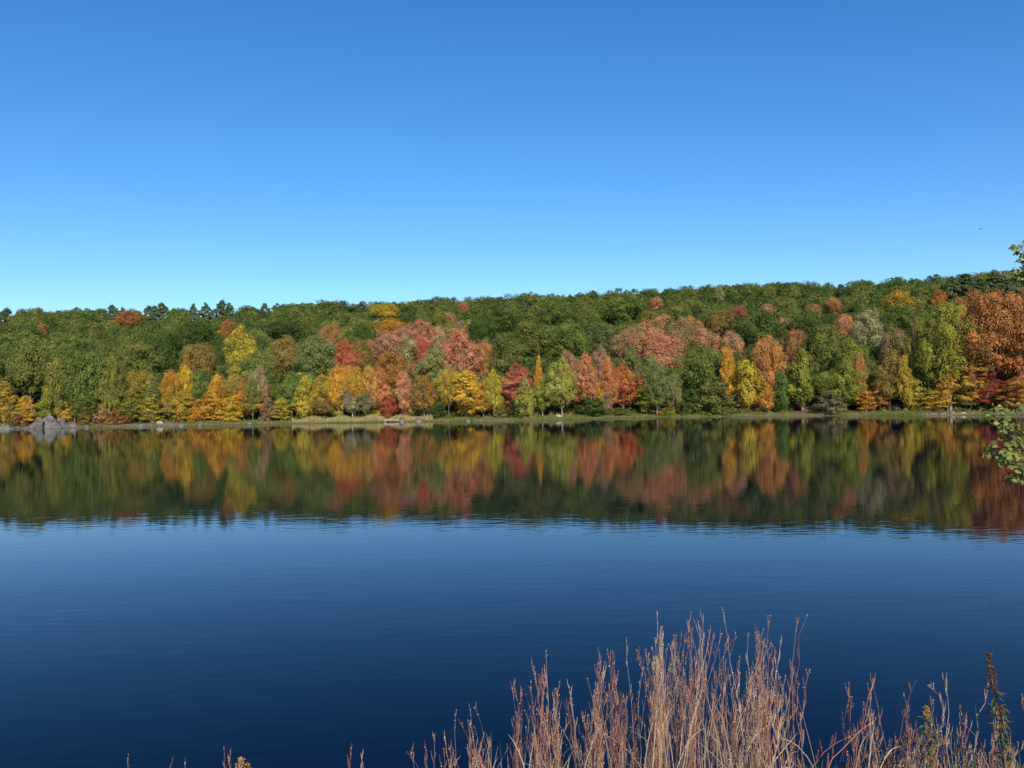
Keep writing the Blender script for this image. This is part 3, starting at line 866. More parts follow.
for cx, cy, g, w, h in cands:
    ok = True
    px, top = project((cx, cy, g + h))
    for t in hand:
        dx, dy = cx - t['x'], cy - t['y']
        if dx * dx + dy * dy < (0.42 * t['w'] + 1.6) ** 2:
            ok = False; break
        if dy < 0 and abs(px - t['px']) < t['wp'] * .5 + w * .32 * F / cy:
            lim = t['top'] + min(t['h'] * F / t['y'] * .62, 34)
            if top < lim:
                newz = CAM_Z + ray(px, lim)[2] * cy
                h = newz - g
                top = lim
                if h < 4.5:
                    ok = False; break
                w = min(w, h * .9)
    if ok:
        kept.append((cx, cy, g, w, h, px, top))

greens = ['G', 'G2', 'DG', 'OL', 'G', 'G2', 'G', 'DG']
names = dict(G='mid green', G2='light green', DG='dark green', OL='olive', YG='yellow green', YO='golden', OR='orange', BR='rusty brown',
             SAL='salmon brown', MV='mauve brown', PK='dusty pink', BG='grey green')
for cx, cy, g, w, h, px, top in kept:
    pal = greens
    if cy < shore_y(cx) + 22 and 130 < px < 560:
        pal = ['OL', 'YO', 'YG', 'G2', 'BR', 'OR', 'OL', 'G']
    elif cy < shore_y(cx) + 22 and 560 <= px < 900:
        pal = ['OL', 'G', 'DG', 'G2', 'BG', 'G']
    elif 370 < px < 480 and top > 318:
        pal = ['PK', 'SAL', 'OL', 'BG', 'MV', 'YG']
    elif 640 < px < 745 and 312 < top < 352:
        pal = ['SAL', 'MV', 'OL', 'G', 'G2', 'BR']
    elif px > 930 and cy < 270:
        pal = ['BR', 'OR', 'SAL', 'OL', 'RO'] if px > 960 else ['OL', 'BR', 'G', 'YG']
    t1 = pal[rr.integers(len(pal))]
    t2 = rr.choice(['G', 'OL', 'DG', 'G2']) if t1 in ('G', 'G2', 'DG', 'OL') else pal[rr.integers(len(pal))]
    kind = rr.choice(['round', 'ovate', 'layer', 'round', 'ovate']) if t1 in ('G', 'G2', 'DG', 'OL', 'BG') else rr.choice(['ovate', 'layer', 'round'])
    forest_trees.append(dict(x=cx, y=cy, z=g, w=w, h=h, kind=str(kind), t1=t1, t2=str(t2), label=None,
                             sp='oak_tree' if kind == 'round' else 'maple_tree', bark='grey', px=px, top=top, wp=w * F / cy, hand=False))

# which trees show largest: paint discs front to back
buf = np.zeros((768, 1024), bool)
for t in sorted(forest_trees, key=lambda q: q['y']):
    s = F / t['y']
    cxp, w2 = t['px'], t['w'] * s / 2 * .9
    y0 = t['top']; y1 = y0 + t['h'] * s * (1 - BASE.get(t['kind'].replace('big', ''), .2) * .7)
    a, b = int(max(0, cxp - w2)), int(min(1023, cxp + w2))
    c, d = int(max(0, y0)), int(min(767, y1))
    if b <= a or d <= c:
        t['vis'] = 0
        continue
    yy, xx = np.mgrid[c:d, a:b]
    ell = ((xx - cxp) / w2) ** 2 + ((yy - (y0 + y1) / 2) / ((y1 - y0) / 2)) ** 2 < 1
    sub = buf[c:d, a:b]
    t['vis'] = int((ell & ~sub).sum())
    sub |= ell
N_IND = 296
fill = sorted([t for t in forest_trees if not t['hand']], key=lambda q: -q['vis'])
n_fill = max(0, N_IND - len(hand))
single = hand + [t for t in fill[:n_fill] if t['vis'] > 0]
mass = [t for t in fill if t not in single] if False else fill[n_fill:]

ANCH = [(344, 345, 'the vivid red maple'), (240, 340, 'the tall yellow green hillside tree'), (458, 340, 'the salmon red maple with a white trunk'),
        (386, 306, 'the yellow crown near the ridge'), (127, 313, 'the burnt orange crown near the ridge'), (620, 302, 'the bright green dome near the ridge'),
        (762, 325, 'the big dark green dome'), (868, 322, 'the silvery pale tree'), (900, 294, 'the golden yellow ridge crown'),
        (988, 320, 'the huge red orange maple'), (50, 418, 'the grey boulders'), (109, 385, 'the tall pale trunk at left'),
        (225, 298, 'the twin ridge pines'), (244, 395, 'the broad orange shore maple'), (466, 385, 'the bright yellow maple'),
        (516, 372, 'the raspberry red maple'), (623, 380, 'the scarlet orange maple'), (590, 400, 'the large round dark bush'),
        (746, 378, 'the tall yellow green shore tree'), (841, 288, 'the lone dark ridge tree'), (740, 308, 'the small maroon crown'),
        (699, 335, 'the wide dusty pink crown'), (433, 355, 'the grey green egg shaped tree'), (43, 325, 'the small burnt orange crown at far left'),
        (200, 350, 'the rusty brown oak'), (714, 288, 'the paired treetops on the ridge'), (880, 400, 'the white birch trunk'),
        (463, 300, 'the tiny salmon ridge crown'), (656, 299, 'the small red crown close to the ridge'), (389, 360, 'the orange dome shaped tree'),
        (332, 328, 'the mauve and orange crown'), (714, 390, 'the round dark bushy waterside tree'), (766, 345, 'the bright orange maple top'),
        (948, 315, 'the layered yellow green tree'), (801, 365, 'the bright green pointed tree'), (561, 370, 'the large pale yellow green tree')]
used_labels = set()


def zone_label(t):
    """which one it is: its look and where it stands against the nearest landmark tree"""
    form = 'rounded' if t['kind'] == 'round' else ('layered' if t['kind'] == 'layer' else 'egg shaped')
    cx, cy = t['px'], t['top'] + 8
    size = 'broad ' if t['wp'] > 34 else ('small ' if t['wp'] < 21 else '')
    for a in sorted(ANCH, key=lambda a: (a[0] - cx) ** 2 + (a[1] - cy) ** 2):
        dx, dy = cx - a[0], cy - a[1]
        v = 'above' if dy < 0 else 'below'
        hz = 'left of' if dx < 0 else 'right of'
        rel = v if abs(dx) < .45 * abs(dy) else (hz if abs(dy) < .35 * abs(dx) else v + ' and ' + hz)
        dist = math.hypot(dx, dy)
        how = 'just ' if dist < 22 else ('' if dist < 48 else 'well ')
        lab = f"{size}{form} {names.get(t['t1'], 'green')} treetop {how}{rel} {a[2]}"
        if lab not in used_labels and len(lab.split()) <= 16:
            used_labels.add(lab)
            return lab
    return lab


def col4(c, j, r):
    v = 1 + r.uniform(-j, j)
    return (min(1, P[c][0] * v), min(1, P[c][1] * v * (1 + r.uniform(-j, j) * .3)), P[c][2] * v, 1)


for t in single:
    opts = ARCH[t['kind']]
    crown_me, trunks = opts[rr.integers(len(opts))]
    root = empty(t['sp'], (t['x'], t['y'], t['z'] - .05), rr.uniform(0, 6.28), (t['w'], t['w'], t['h']))
    near = t['y'] < shore_y(t['x']) + 22
    tag(root, t['label'] or zone_label(t), 'tree', SHORE_G if near else HILL_G)
    if 'leaning' in (t['label'] or ''):
        root.rotation_euler = (0, R(-5), 0)
    tm = trunks.get(t['bark'], trunks['grey'])
    link('trunk', tm, None, root)
    c = link('crown', crown_me, None, root)
    c.color = col4(t['t1'], .2, rr)
    c['second_tint'] = list(col4(t['t2'], .12, rr))[:3]

for px, top, w, t1, t2, lab in S:
    dep = float(interp(px, SH_PX, SH_Y)) + 4.2
    d = ray(px, top)
    x = d[0] * dep
    dep = float(shore_y(x)) + 4.2
    x = d[0] * dep
    g = float(ground_z(x, dep))
    h = max(CAM_Z + d[2] * dep - g, .9)
    crown_me, trunks = ARCH['shrub'][rr.integers(4)]
    root = empty('shrub', (x, dep, g - .05), rr.uniform(0, 6.28), (w * 1.1 * dep / F, w * 1.1 * dep / F, h))
    tag(root, lab, 'shrub', 'shrubs along the far shore')
    link('stem', trunks['dark'], None, root)
    c = link('foliage', crown_me, None, root)
    c.color = col4(t1, .08, rr)
    c['second_tint'] = list(col4(t2, .08, rr))[:3]

# the rest of the wood: one object
low = {}
for kd in ('round', 'ovate', 'layer'):
    low[kd] = []
    for q in range(5):
        r_ = np.random.default_rng(900 + q)
        low[kd].append(crown_cloud(kd, r_, 50, 26, .052, .125)[:4])
VV, FF, RN, CC = [], [], [], []
nv = 0
tb = Tubes(4)
for t in mass:
    C, N, Sz, rn = low[t['kind']][rr.integers(5)]
    a = rr.uniform(0, 6.28)
    ca, sa = math.cos(a), math.sin(a)
    Rm = np.array([[ca, -sa, 0], [sa, ca, 0], [0, 0, 1]])
    C2 = (C @ Rm.T) * np.array([t['w'], t['w'], t['h']]) + np.array([t['x'], t['y'], t['z']])
    V, Fc = leaf_quads(C2, N @ Rm.T, Sz * t['w'] * 1.05, rr)
    VV.append(V); FF.append(Fc + nv); nv += len(V)
    RN.append(rn)
    c1 = np.array(col4(t['t1'], .26, rr)[:3]); c2 = np.array(col4(t['t2'], .12, rr)[:3])
    f = (.5 + .5 * np.sin(C[:, 0] * 9 + a * 3) * np.sin(C[:, 2] * 8 + a))[:, None]
    CC.append(c1 * (1 - f) + c2 * f)
me = np_mesh('forest', np.concatenate(VV), np.concatenate(FF), False, np.concatenate(RN), np.concatenate(CC))
o = link('forest', me, M_FOREST)
tag(o, 'dense mostly green woodland canopy behind the individual trees up to the ridge', 'forest', None, 'stuff')
print('TREES single', len(single), 'mass', len(mass), 'hand', len(hand))


# ------------------------------------------------------------------ undergrowth, shore grass, reeds
def undergrowth():
    r = np.random.default_rng(77)
    n = 900
    C, N, S_, RNd, K = [], [], [], [], []
    cols = [P[k] for k in ('OL', 'DG', 'BR', 'G', 'DR', 'GR', 'YG', 'DG', 'OL', 'G')]
    for i in range(n):
        px = r.uniform(-60, 1084)
        dep = float(interp(px, SH_PX, SH_Y))
        x = (px - 512) / F * dep
        y = float(shore_y(x)) + r.uniform(1.2 if (px < 185 or 655 < px < 735 or r.uniform() < .12) else 4.4, 15)
        x = (px - 512) / F * y
        g = float(ground_z(x, y))
        R_ = r.uniform(.6, 1.3); H_ = r.uniform(.6, 1.7)
        m = 70
        d = norm(r.normal(size=(m, 3))); d[:, 2] = abs(d[:, 2])
        p = d * r.uniform(.5, 1, (m, 1)) * [R_, R_, H_] + [x, y, g]
        C.append(p); N.append(norm(d + r.normal(size=(m, 3)) * .5)); S_.append(r.uniform(.16, .36, m))
        RNd.append(r.uniform(0, 1, m)); K.append(np.tile(cols[r.integers(len(cols))], (m, 1)))
    V, Fc = leaf_quads(np.concatenate(C), np.concatenate(N), np.concatenate(S_), r)
    o = link('undergrowth', np_mesh('undergrowth', V, Fc, False, np.concatenate(RNd), np.concatenate(K)), M_FOREST)
    tag(o, 'low mixed undergrowth beneath the shore trees', 'undergrowth', None, 'stuff')


def blades(name, label, cat, n, pxr, dr, hr, cols, wid, seed, dens=None):
    r = np.random.default_rng(seed)
    px = r.uniform(pxr[0], pxr[1], n)
    if dens is not None:
        px = px[r.uniform(size=n) < dens(px)]
    n = len(px)
    dep = interp(px, SH_PX, SH_Y)
    x = (px - 512) / F * dep
    y = shore_y(x) + r.uniform(dr[0], dr[1], n)
    x = (px - 512) / F * y
    g = ground_z(x, y)
    h = r.uniform(hr[0], hr[1], n) * (.7 + .6 * (np.sin(x * .9) * .5 + .5))
    lean = r.normal(scale=.16, size=(n, 2)) * h[:, None]
    a = r.uniform(0, 3.14, n)
    wv = np.stack([np.cos(a), np.sin(a), 0 * a], -1) * wid
    b = np.stack([x, y, g - .03], -1)
    tip = b + np.stack([lean[:, 0], lean[:, 1], h], -1)
    mid = (b + tip) / 2 - np.stack([lean[:, 0], lean[:, 1], 0 * h], -1) * .2
    V = np.stack([b - wv, b + wv, mid + wv * .8, tip + wv * .25, tip - wv * .25, mid - wv * .8], 1).reshape(-1, 3)
    i = np.arange(n)[:, None] * 6
    Fc = np.concatenate([i + [0, 1, 2, 5], i + [5, 2, 3, 4]])
    K = np.array(cols)[r.integers(len(cols), size=n)]
    rn = r.uniform(0, 1, n)
    o = link(name, np_mesh(name, V, Fc, False, np.concatenate([rn, rn]), np.concatenate([K, K])), M_FOREST)
    tag(o, label, cat, None, 'stuff')


undergrowth()
blades('shore_grass', 'short green and tan grass lining the far shore', 'grass', 60000, (-60, 1084), (.7, 6), (.12, .42),
       [(.13, .16, .04), (.17, .18, .05), (.10, .13, .03), (.25, .22, .11)], .045, 3,
       lambda p: .12 + .88 * ((p > 185) & (p < 655)) + .8 * ((p > 725) & (p < 930)))
blades('reeds', 'pale tan reeds standing on the left half of the far shore', 'reeds', 16000, (292, 432), (1.2, 4.6), (.45, 1.05),
       [(.50, .42, .24), (.42, .36, .18), (.36, .33, .13), (.24, .24, .08)], .035, 4,
       lambda p: np.clip(.75 + .4 * np.sin(p * .19) + .3 * np.sin(p * .5), .1, 1))


# ------------------------------------------------------------------ rocks and the platform
def rock_mesh(seed, w, d, h, cuts=9, sharp=1.0, taper=0.0):
    """a fractured boulder: convex hull of jittered rings, edges slightly broken"""
    import bmesh
    r = np.random.default_rng(seed)
    pts = []
    top_r = .62 * (1 - taper)
    px_, py_ = r.uniform(-.12, .12, 2)
    for z, rad, n in ((-.12, 1.0, 9), (.16, .98, 8), (.52, .5 + .5 * top_r + .08, 7), (.86, top_r + .08, 5), (1.0, max(top_r * .75, .10), 4)):
        a0 = r.uniform(0, 6.28)
        for k in range(n):
            a = a0 + (k + r.uniform(-.3, .3)) / n * 6.283
            q = rad * r.uniform(.86, 1.04)
            pts.append((math.cos(a) * q + px_ * z, math.sin(a) * q + py_ * z, z - (r.uniform(0, .10) if z > .5 else 0)))
    P_ = np.array(pts)
    P_[:, 0] /= np.abs(P_[:, 0]).max(); P_[:, 1] /= np.abs(P_[:, 1]).max(); P_[:, 2] /= P_[:, 2].max()
    bm = bmesh.new()
    for p in P_:
        bm.verts.new((p[0] * w / 2, p[1] * d / 2, p[2] * h))
    res = bmesh.ops.convex_hull(bm, input=bm.verts)
    junk = [v for v in bm.verts if not v.link_faces]
    bmesh.ops.delete(bm, geom=junk, context='VERTS')
    bmesh.ops.bevel(bm, geom=list(bm.edges), offset=min(w, h) * .035, segments=1, affect='EDGES')
    bmesh.ops.triangulate(bm, faces=list(bm.faces))
    bmesh.ops.subdivide_edges(bm, edges=list(bm.edges), cuts=1, use_grid_fill=True)
    for v in bm.verts:
        n_ = mn.noise(v.co * (2.2 / max(w, .2)) + Vector((seed, 0, 0))) + .5 * mn.noise(v.co * (6 / max(w, .2)) + Vector((0, seed, 0)))
        v.co += v.co.normalized() * n_ * .035 * w
    bmesh.ops.triangulate(bm, faces=list(bm.faces))
    bm.verts.index_update()
    V = np.array([v.co[:] for v in bm.verts]); Fc = np.array([[v.index for v in f.verts] for f in bm.faces])
    bm.free()
    return np_mesh('rock', V, Fc, False)


RK = [  # column, top row, base row, width px, mat, label
 (49, 415.3, 430, 27, 'g', 'largest grey boulder, peaked, left of the far shore'),
 (36.5, 421.3, 430, 18, 'g', 'grey boulder leaning against the left of the largest one'),
 (61.5, 418.3, 430, 12, 'g', 'grey boulder just right of the largest one, split by a dark crack'),
 (72, 421.3, 430, 13, 'g', 'low grey boulder at the right end of the outcrop'),
 (52, 427.8, 431, 54, 'g', 'long low dark ledge at the foot of the grey boulders'),
 (38, 417, 424, 12, 'g', 'grey boulder set back behind the largest one'),
 (5, 425, 431, 18, 'g', 'flat grey rock ledge at the far left edge'),
 (28, 426, 431, 14, 'g', 'flat grey rock slab left of the boulders'),
 (141, 424, 428, 10, 'g', 'squat grey rock at the water right of the boulders'),
 (160, 420.6, 424, 8, 'm', 'pale boulder set back on the left shore'),
 (181, 423, 427, 9, 'g', 'grey rock at the water below the golden trees'),
 (171, 424, 427, 5, 'g', 'small grey rock between the pale boulder and a bigger rock'),
 (558, 414.5, 418.5, 7.5, 'p', 'small white rock on the grass left of the large round bush'),
 (402, 417.2, 421.5, 7, 'g', 'grey rock touching the right end of the fallen log'),
 (418, 418.2, 421.3, 9, 'g', 'low grey rock set apart to the right of the fallen log'),
 (468, 418.6, 421, 6, 'g', 'low grey stone below the bright yellow maple'),
 (951, 412.5, 415.5, 8, 'g', 'grey stone on the shaded right bank'),
 (963, 412.5, 415.5, 6, 'p', 'pale stone on the shaded right bank'),
 (941, 413, 415.5, 5, 'g', 'small grey stone left of the stones on the right bank'),
]
for k, (px, top, base, w, mt, lab) in enumerate(RK):
    dep = CAM_Z / -ray(px, base + .6)[2]
    x0 = ray(px, base)[0] * dep
    sy = float(shore_y(x0))
    dep = max(min(dep, sy + 3.5), sy - .6) + .4
    if 'set back behind' in lab:
        dep = sy + 5.0
    tp = at(px, top, dep)
    g = float(ground_z(tp.x, dep))
    z0 = min(g, 0) - .1 if base > 429 or g < .1 else g - .15
    wm = w * dep / F
    me = rock_mesh(40 + k * 3, wm * 1.05, wm * .95, max(tp.z - z0, .3), 10 if k < 7 else 7, 1.0, .60 if k == 0 else (.35 if k < 4 else .1))
    o = link('boulder' if w > 8 else 'rock', me, {'g': M_ROCK, 'm': M_MIDROCK, 'p': M_PALEROCK}[mt])
    o.location = (tp.x, dep, z0)
    o.rotation_euler = (0, 0, rr.uniform(-.4, .4))
    tag(o, lab, 'boulder' if w > 8 else 'rock', 'rocks along the far shore')
tp = at(49.5, 413.6, float(shore_y(-104)) + .9)
me = rock_mesh(301, .9, .8, .55, 4)
o = link('rock', me, M_ROCK)
o.location = (tp.x, tp.y, tp.z - .5)
tag(o, 'rounded stone perched on top of the largest boulder', 'rock', 'rocks along the far shore')


def shore_stones():
    """small stones strewn along the stony stretches of the waterline"""
    r = np.random.default_rng(88)
    tmpl = rock_mesh(500, 1, 1, .7, 6)
    n0 = len(tmpl.vertices)
    tv = np.empty(n0 * 3, np.float32); tmpl.vertices.foreach_get('co', tv); tv = tv.reshape(-1, 3)
    tf = np.array([p.vertices[:] for p in tmpl.polygons])[::1]
    VV, FF, n = [], [], 0
    for (a, b, cnt) in ((-30, 250, 150), (430, 560, 26), (640, 735, 40), (925, 1050, 70)):
        for _ in range(cnt):
            px = r.uniform(a, b)
            dep = float(interp(px, SH_PX, SH_Y)); x = (px - 512) / F * dep
            y = float(shore_y(x)) + r.uniform(-.5, 2.6); x = (px - 512) / F * y
            sc = r.uniform(.12, .36) * (1 + 1.2 * (r.uniform() < .12))
            an = r.uniform(0, 6.28)
            rot = np.array([[math.cos(an), -math.sin(an), 0], [math.sin(an), math.cos(an), 0], [0, 0, 1]])
            z = max(float(ground_z(x, y)), -.1) - .06
            VV.append((tv @ rot.T) * [sc * r.uniform(.8, 1.7), sc, sc * r.uniform(.5, .9)] + [x, y, z]); FF.append(tf + n); n += n0
    o = link('shore_stones', np_mesh('shore_stones', np.concatenate(VV), np.concatenate(FF)), M_ROCK)
    tag(o, 'small grey stones strewn along the far waterline', 'stones', None, 'stuff')


shore_stones()


px = 392.5
xd = (px - 512) / F * 193
yd = float(shore_y(xd)) + .25
tb = Tubes(10)
tt = np.linspace(0, 1, 12)
lp = np.stack([-1.7 + 3.4 * tt, .25 * np.sin(tt * 2.4), .42 + .10 * np.sin(tt * 3) - .16 * tt], -1)
tb.add(lp, .17 * (1 - .45 * tt) * (1 + .10 * np.sin(tt * 23)))
tb.add([lp[4], lp[4] + [.25, -.1, .35], lp[4] + [.38, -.15, .6]], [.06, .045, .02])
tb.add([lp[8], lp[8] + [.3, .2, .18], lp[8] + [.7, .35, .3]], [.05, .035, .015])
tb.add([lp[0], lp[0] + [-.15, -.2, -.25], lp[0] + [-.2, -.3, -.5]], [.14, .10, .06])
o = link('fallen_log', tb.build('fallen_log'), M_WOOD)
o.location = (xd, yd, 0)
o.rotation_euler = (0, 0, R(5))
tag(o, 'pale weathered fallen log at the waterline, right end of the reeds', 'log')


# ------------------------------------------------------------------ bird
def bird():
    c = at(981, 229, 170)
    tb = Tubes(6)
    tb.add([(0, -.24, 0), (0, -.16, 0), (0, 0, .0), (0, .14, .01), (0, .21, .02), (0, .26, .01)], [.015, .045, .06, .045, .032, .004])
    V = np.concatenate(tb.V); Fc = np.concatenate(tb.F)
    Ws = []
    for s in (-1, 1):
        st = np.array([[0.04, .11, -.06], [.22, .17, -.03], [.40, .12, .02], [.55, .02, .03]])
        tr_ = np.array([[.04, -.06, -.0], [.22, -.04, -.0], [.40, -.05, .0], [.56, -.02, .0]])
        for a in range(4):
            le = st[a] * [s, 1, 0] + [0, 0, st[a][0] * .16]
            te = tr_[a] * [s, 1, 0] + [0, 0, st[a][0] * .14]
            Ws += [le, te, le + [0, 0, .012], te + [0, 0, .008]]
    W = np.array(Ws); n0 = len(V)
    f = []
    for s in range(2):
        for a in range(3):
            i = n0 + s * 16 + a * 4
            f += [[i, i + 1, i + 5, i + 4], [i + 2, i + 6, i + 7, i + 3], [i, i + 4, i + 6, i + 2], [i + 1, i + 3, i + 7, i + 5]]
    tail = np.array([[-.03, -.2, .0], [.03, -.2, .0], [.09, -.38, .0], [-.09, -.38, .0]]); n1 = n0 + 32
    f += [[n1, n1 + 1, n1 + 2, n1 + 3]]
    me = np_mesh('bird', np.concatenate([V, W, tail]), np.concatenate([Fc, np.array(f)]))
    o = link('bird', me, rough_material('dark_feathers', (.03, .025, .02), (.07, .06, .05), 8, .8, .1))
    o.location = c
    o.rotation_euler = (0, R(8), R(20))
    tag(o, 'tiny dark bird gliding in the clear sky at right', 'bird')


bird()

# ------------------------------------------------------------------ near grass on the bank
def grass_material():
    m, n, l = new_mat('dry_grass')
    out = n.new('ShaderNodeOutputMaterial')
    a = n.new('ShaderNodeAttribute'); a.attribute_name = 'tint'
    p = n.new('ShaderNodeBsdfPrincipled'); p.inputs['Roughness'].default_value = .6
    p.inputs['Specular IOR Level'].default_value = .3
    tr = n.new('ShaderNodeBsdfTranslucent')
    mx = n.new('ShaderNodeMixShader'); mx.inputs[0].default_value = .2
    l.new(a.outputs['Color'], p.inputs['Base Color']); l.new(a.outputs['Color'], tr.inputs['Color'])
    l.new(p.outputs[0], mx.inputs[1]); l.new(tr.outputs[0], mx.inputs[2]); l.new(mx.outputs[0], out.inputs['Surface'])
    return m


M_GRASS = grass_material()
ENV_X = [-60, 330, 345, 365, 385, 420, 450, 480, 520, 548, 575, 610, 640, 662, 705, 745, 770, 793, 806, 818, 832, 850, 890, 945, 962, 975, 990, 1010, 1090]
ENV_Y = [785, 772, 748, 742, 762, 738, 715, 692, 672, 650, 676, 648, 655, 626, 618, 640, 616, 622, 655, 712, 765, 684, 678, 680, 706, 745, 690, 705, 700]


def near_grass():
    r = np.random.default_rng(21)
    tb = Tubes(3)
    cols = []
    heads_C, heads_N, heads_S, heads_K = [], [], [], []
    palette = np.array([(.44, .21, .12), (.50, .29, .18), (.58, .41, .28), (.36, .15, .09), (.62, .47, .33), (.50, .31, .21), (.40, .18, .11), (.24, .11, .07), (.44, .21, .13)])

    def stalk(px, top, dep, fan=0.0, w=.0017, tint=None, curl=None, base_px=None):
        tip = at(px, top, dep)
        bx = tip.x - fan * .35 + r.normal(scale=.03)
        by = dep + r.normal(scale=.12)
        if base_px is not None:
            bx = (base_px - 512) / F * dep
        bz = float(ground_z(bx, by)) - .02
        n = 9
        t = np.linspace(0, 1, n)
        b = np.array([bx, by, bz]); tp = np.array(tip)
        p = b + (tp - b) * t[:, None]
        # culm grows upright then leans out
        lean = (tp - b)[:2]
        p[:, 0] = b[0] + lean[0] * t ** 1.7
        p[:, 1] = b[1] + lean[1] * t ** 1.7
        p[1:-1, :2] += r.normal(scale=.006, size=(n - 2, 2))
        cu = r.normal(scale=.02) if curl is None else curl
        p[-2:, 0] += [cu * .4, cu]
        p[-1, 2] -= abs(cu) * .5
        rad = w * np.linspace(1.15, .35, n)
        tb.add(p, rad)
        c = palette[r.integers(len(palette))] * r.uniform(.75, 1.15) if tint is None else np.array(tint)
        g = np.linspace(0, 1, n - 1)[:, None]
        cc = c * (1 - .1 * g) + np.array([.60, .44, .34]) * .22 * g
        cols.append(np.repeat(np.clip(cc, 0, 1), 3, 0))
        L = max(tp[2] - b[2], .2)
        # side racemes with fluffy seed tufts on the upper part
        ns = int(r.integers(5, 12))
        for k in range(ns):
            q = r.uniform(.5, .99)
            s = np.array([np.interp(q, t, p[:, i]) for i in range(3)])
            ln = r.uniform(.03, .08) * (1.25 - .5 * q)
            a = r.uniform(0, 6.28)
            e = s + np.array([math.cos(a) * ln * .22, math.sin(a) * ln * .22, ln])
            tb.add([s, (s + e) / 2 + [math.cos(a) * .003, 0, 0], e], [w * .5, w * .9, w * .3])
            c2 = np.clip(c * r.uniform(.9, 1.25), 0, 1)
            cols.append(np.repeat(np.tile(c2, (2, 1)), 3, 0))
            m = int(r.integers(1, 4))
            qq = r.uniform(.4, 1.05, m)[:, None]
            heads_C.append(s + (e - s) * qq + r.normal(scale=.0012, size=(m, 3)))
            heads_N.append(norm(r.normal(size=(m, 3)) * [1, 1, .3]))
            heads_S.append(r.uniform(.004, .008, m))
            heads_K.append(np.tile(np.array([.55, .38, .27]) * r.uniform(.6, 1.15), (m, 1)))
        m = int(r.integers(3, 8))
        qq = r.uniform(.94, 1.01, m)
        heads_C.append(np.stack([np.interp(qq, t, p[:, i]) for i in range(3)], -1) + r.normal(scale=.0015, size=(m, 3)))
        heads_N.append(norm(r.normal(size=(m, 3)) * [1, 1, .3])); heads_S.append(r.uniform(.004, .009, m))
        heads_K.append(np.tile(np.array([.58, .42, .31]) * r.uniform(.7, 1.1), (m, 1)))

    # clumps: (centre column, half width, count, fan)
    cl = [(357, 12, 24), (372, 8, 8), (402, 10, 12), (422, 12, 24), (438, 12, 24), (455, 12, 26), (478, 17, 28), (507, 19, 36), (540, 19, 50), (568, 17, 36), (597, 19, 46), (624, 17, 48), (652, 17, 56),
          (680, 19, 56), (706, 19, 64), (734, 17, 50), (759, 17, 62), (778, 15, 50), (850, 13, 16), (872, 13, 20), (897, 15, 28), (922, 15, 28), (944, 12, 18), (962, 10, 6),
          (985, 14, 20), (1010, 14, 26), (1045, 26, 30)]
    for c, hw, cnt in cl:
        for _ in range(max(1, round(cnt / 8))):
            pc_ = c + np.clip(r.normal(scale=.6), -1.2, 1.2) * hw
            env = float(np.interp(pc_, ENV_X, ENV_Y)) + r.uniform(-6, 8) + r.uniform() ** 2.5 * 70
            dep = r.uniform(3.2, 4.3)
            bpx = pc_ + r.normal(scale=9) - (14 if pc_ > 600 else 5) - (pc_ - c) * .5
            for _k in range(int(r.integers(4, 9))):
                px = pc_ + r.normal(scale=3.4)
                top = env + r.uniform() ** 1.4 * 100
                if top > 785:
                    continue
                stalk(px, top, dep + r.uniform(-.15, .15), base_px=bpx + r.normal(scale=4), w=r.uniform(.0010, .0020))
    # single stalks that stand out of the mass
    for px, top, cu in [(545, 650, .004), (606, 655, .01), (622, 635, .02), (657, 612, .0), (662, 627, .0), (703, 613, 0), (708, 628, .01), (722, 607, 0), (746, 632, .01),
                        (768, 614, .01), (793, 620, .02), (800, 612, .03), (808, 668, .01), (536, 660, -.02), (456, 711, 0), (352, 744, 0), (358, 752, .02), (872, 676, 0),
                        (916, 680, .0), (943, 676, 0), (849, 690, -.01), (181, 756, .02), (224, 746, 0), (226, 755, .01), (125, 757, .01), (170, 764, 0),
                        (240, 762, 0), (868, 716, .02), (1022, 694, 0), (985, 690, .01)]:
        stalk(px, top, r.uniform(3.3, 4.0), fan=r.normal(scale=.05), curl=cu)
    # a bent stem reaching right between the two stands
    stalk(868, 719, 3.5, curl=.02, base_px=792, w=.0024)
    stalk(852, 733, 3.5, curl=.01, base_px=786, w=.0024)
    # arching pale leaf blades in the stand
    for _ in range(150):
        px = r.uniform(440, 800) if r.uniform() < .95 else r.uniform(850, 940)
        env = float(np.interp(px, ENV_X, ENV_Y))
        top = env + r.uniform(.35, .95) * (800 - env)
        dep = r.uniform(3.2, 4.2)
        tip = np.array(at(px, top, dep)); side = r.normal(scale=.13)
        b = np.array([tip[0] - side, dep, float(ground_z(tip[0] - side, dep))])
        t = np.linspace(0, 1, 8)[:, None]
        p = b + (tip - b) * t
        p[:, 2] += (.10 * np.sin(t[:, 0] * math.pi) + (tip[2] - b[2]) * 0) * r.uniform(.2, 1.2)
        tb.add(p, r.uniform(.0014, .0030) * np.array([.8, 1, 1, 1, .9, .7, .45, .15]))
        c = np.array([.62, .50, .36]) * r.uniform(.7, 1.15)
        cols.append(np.tile(np.clip(c, 0, 1), (21, 1)))
    V = np.concatenate(tb.V); Fc = np.concatenate(tb.F)
    HV, HF = leaf_quads(np.concatenate(heads_C), np.concatenate(heads_N), np.concatenate(heads_S), r, .2, .45)
    me = np_mesh('dry_grass', np.concatenate([V, HV]), np.concatenate([Fc, HF + len(V)]), False, None, np.concatenate(cols + heads_K))
    o = link('dry_grass', me, M_GRASS)
    tag(o, 'tall dry reddish tan grass on the near bank at the bottom of the photo', 'grass', None, 'stuff')


near_grass()


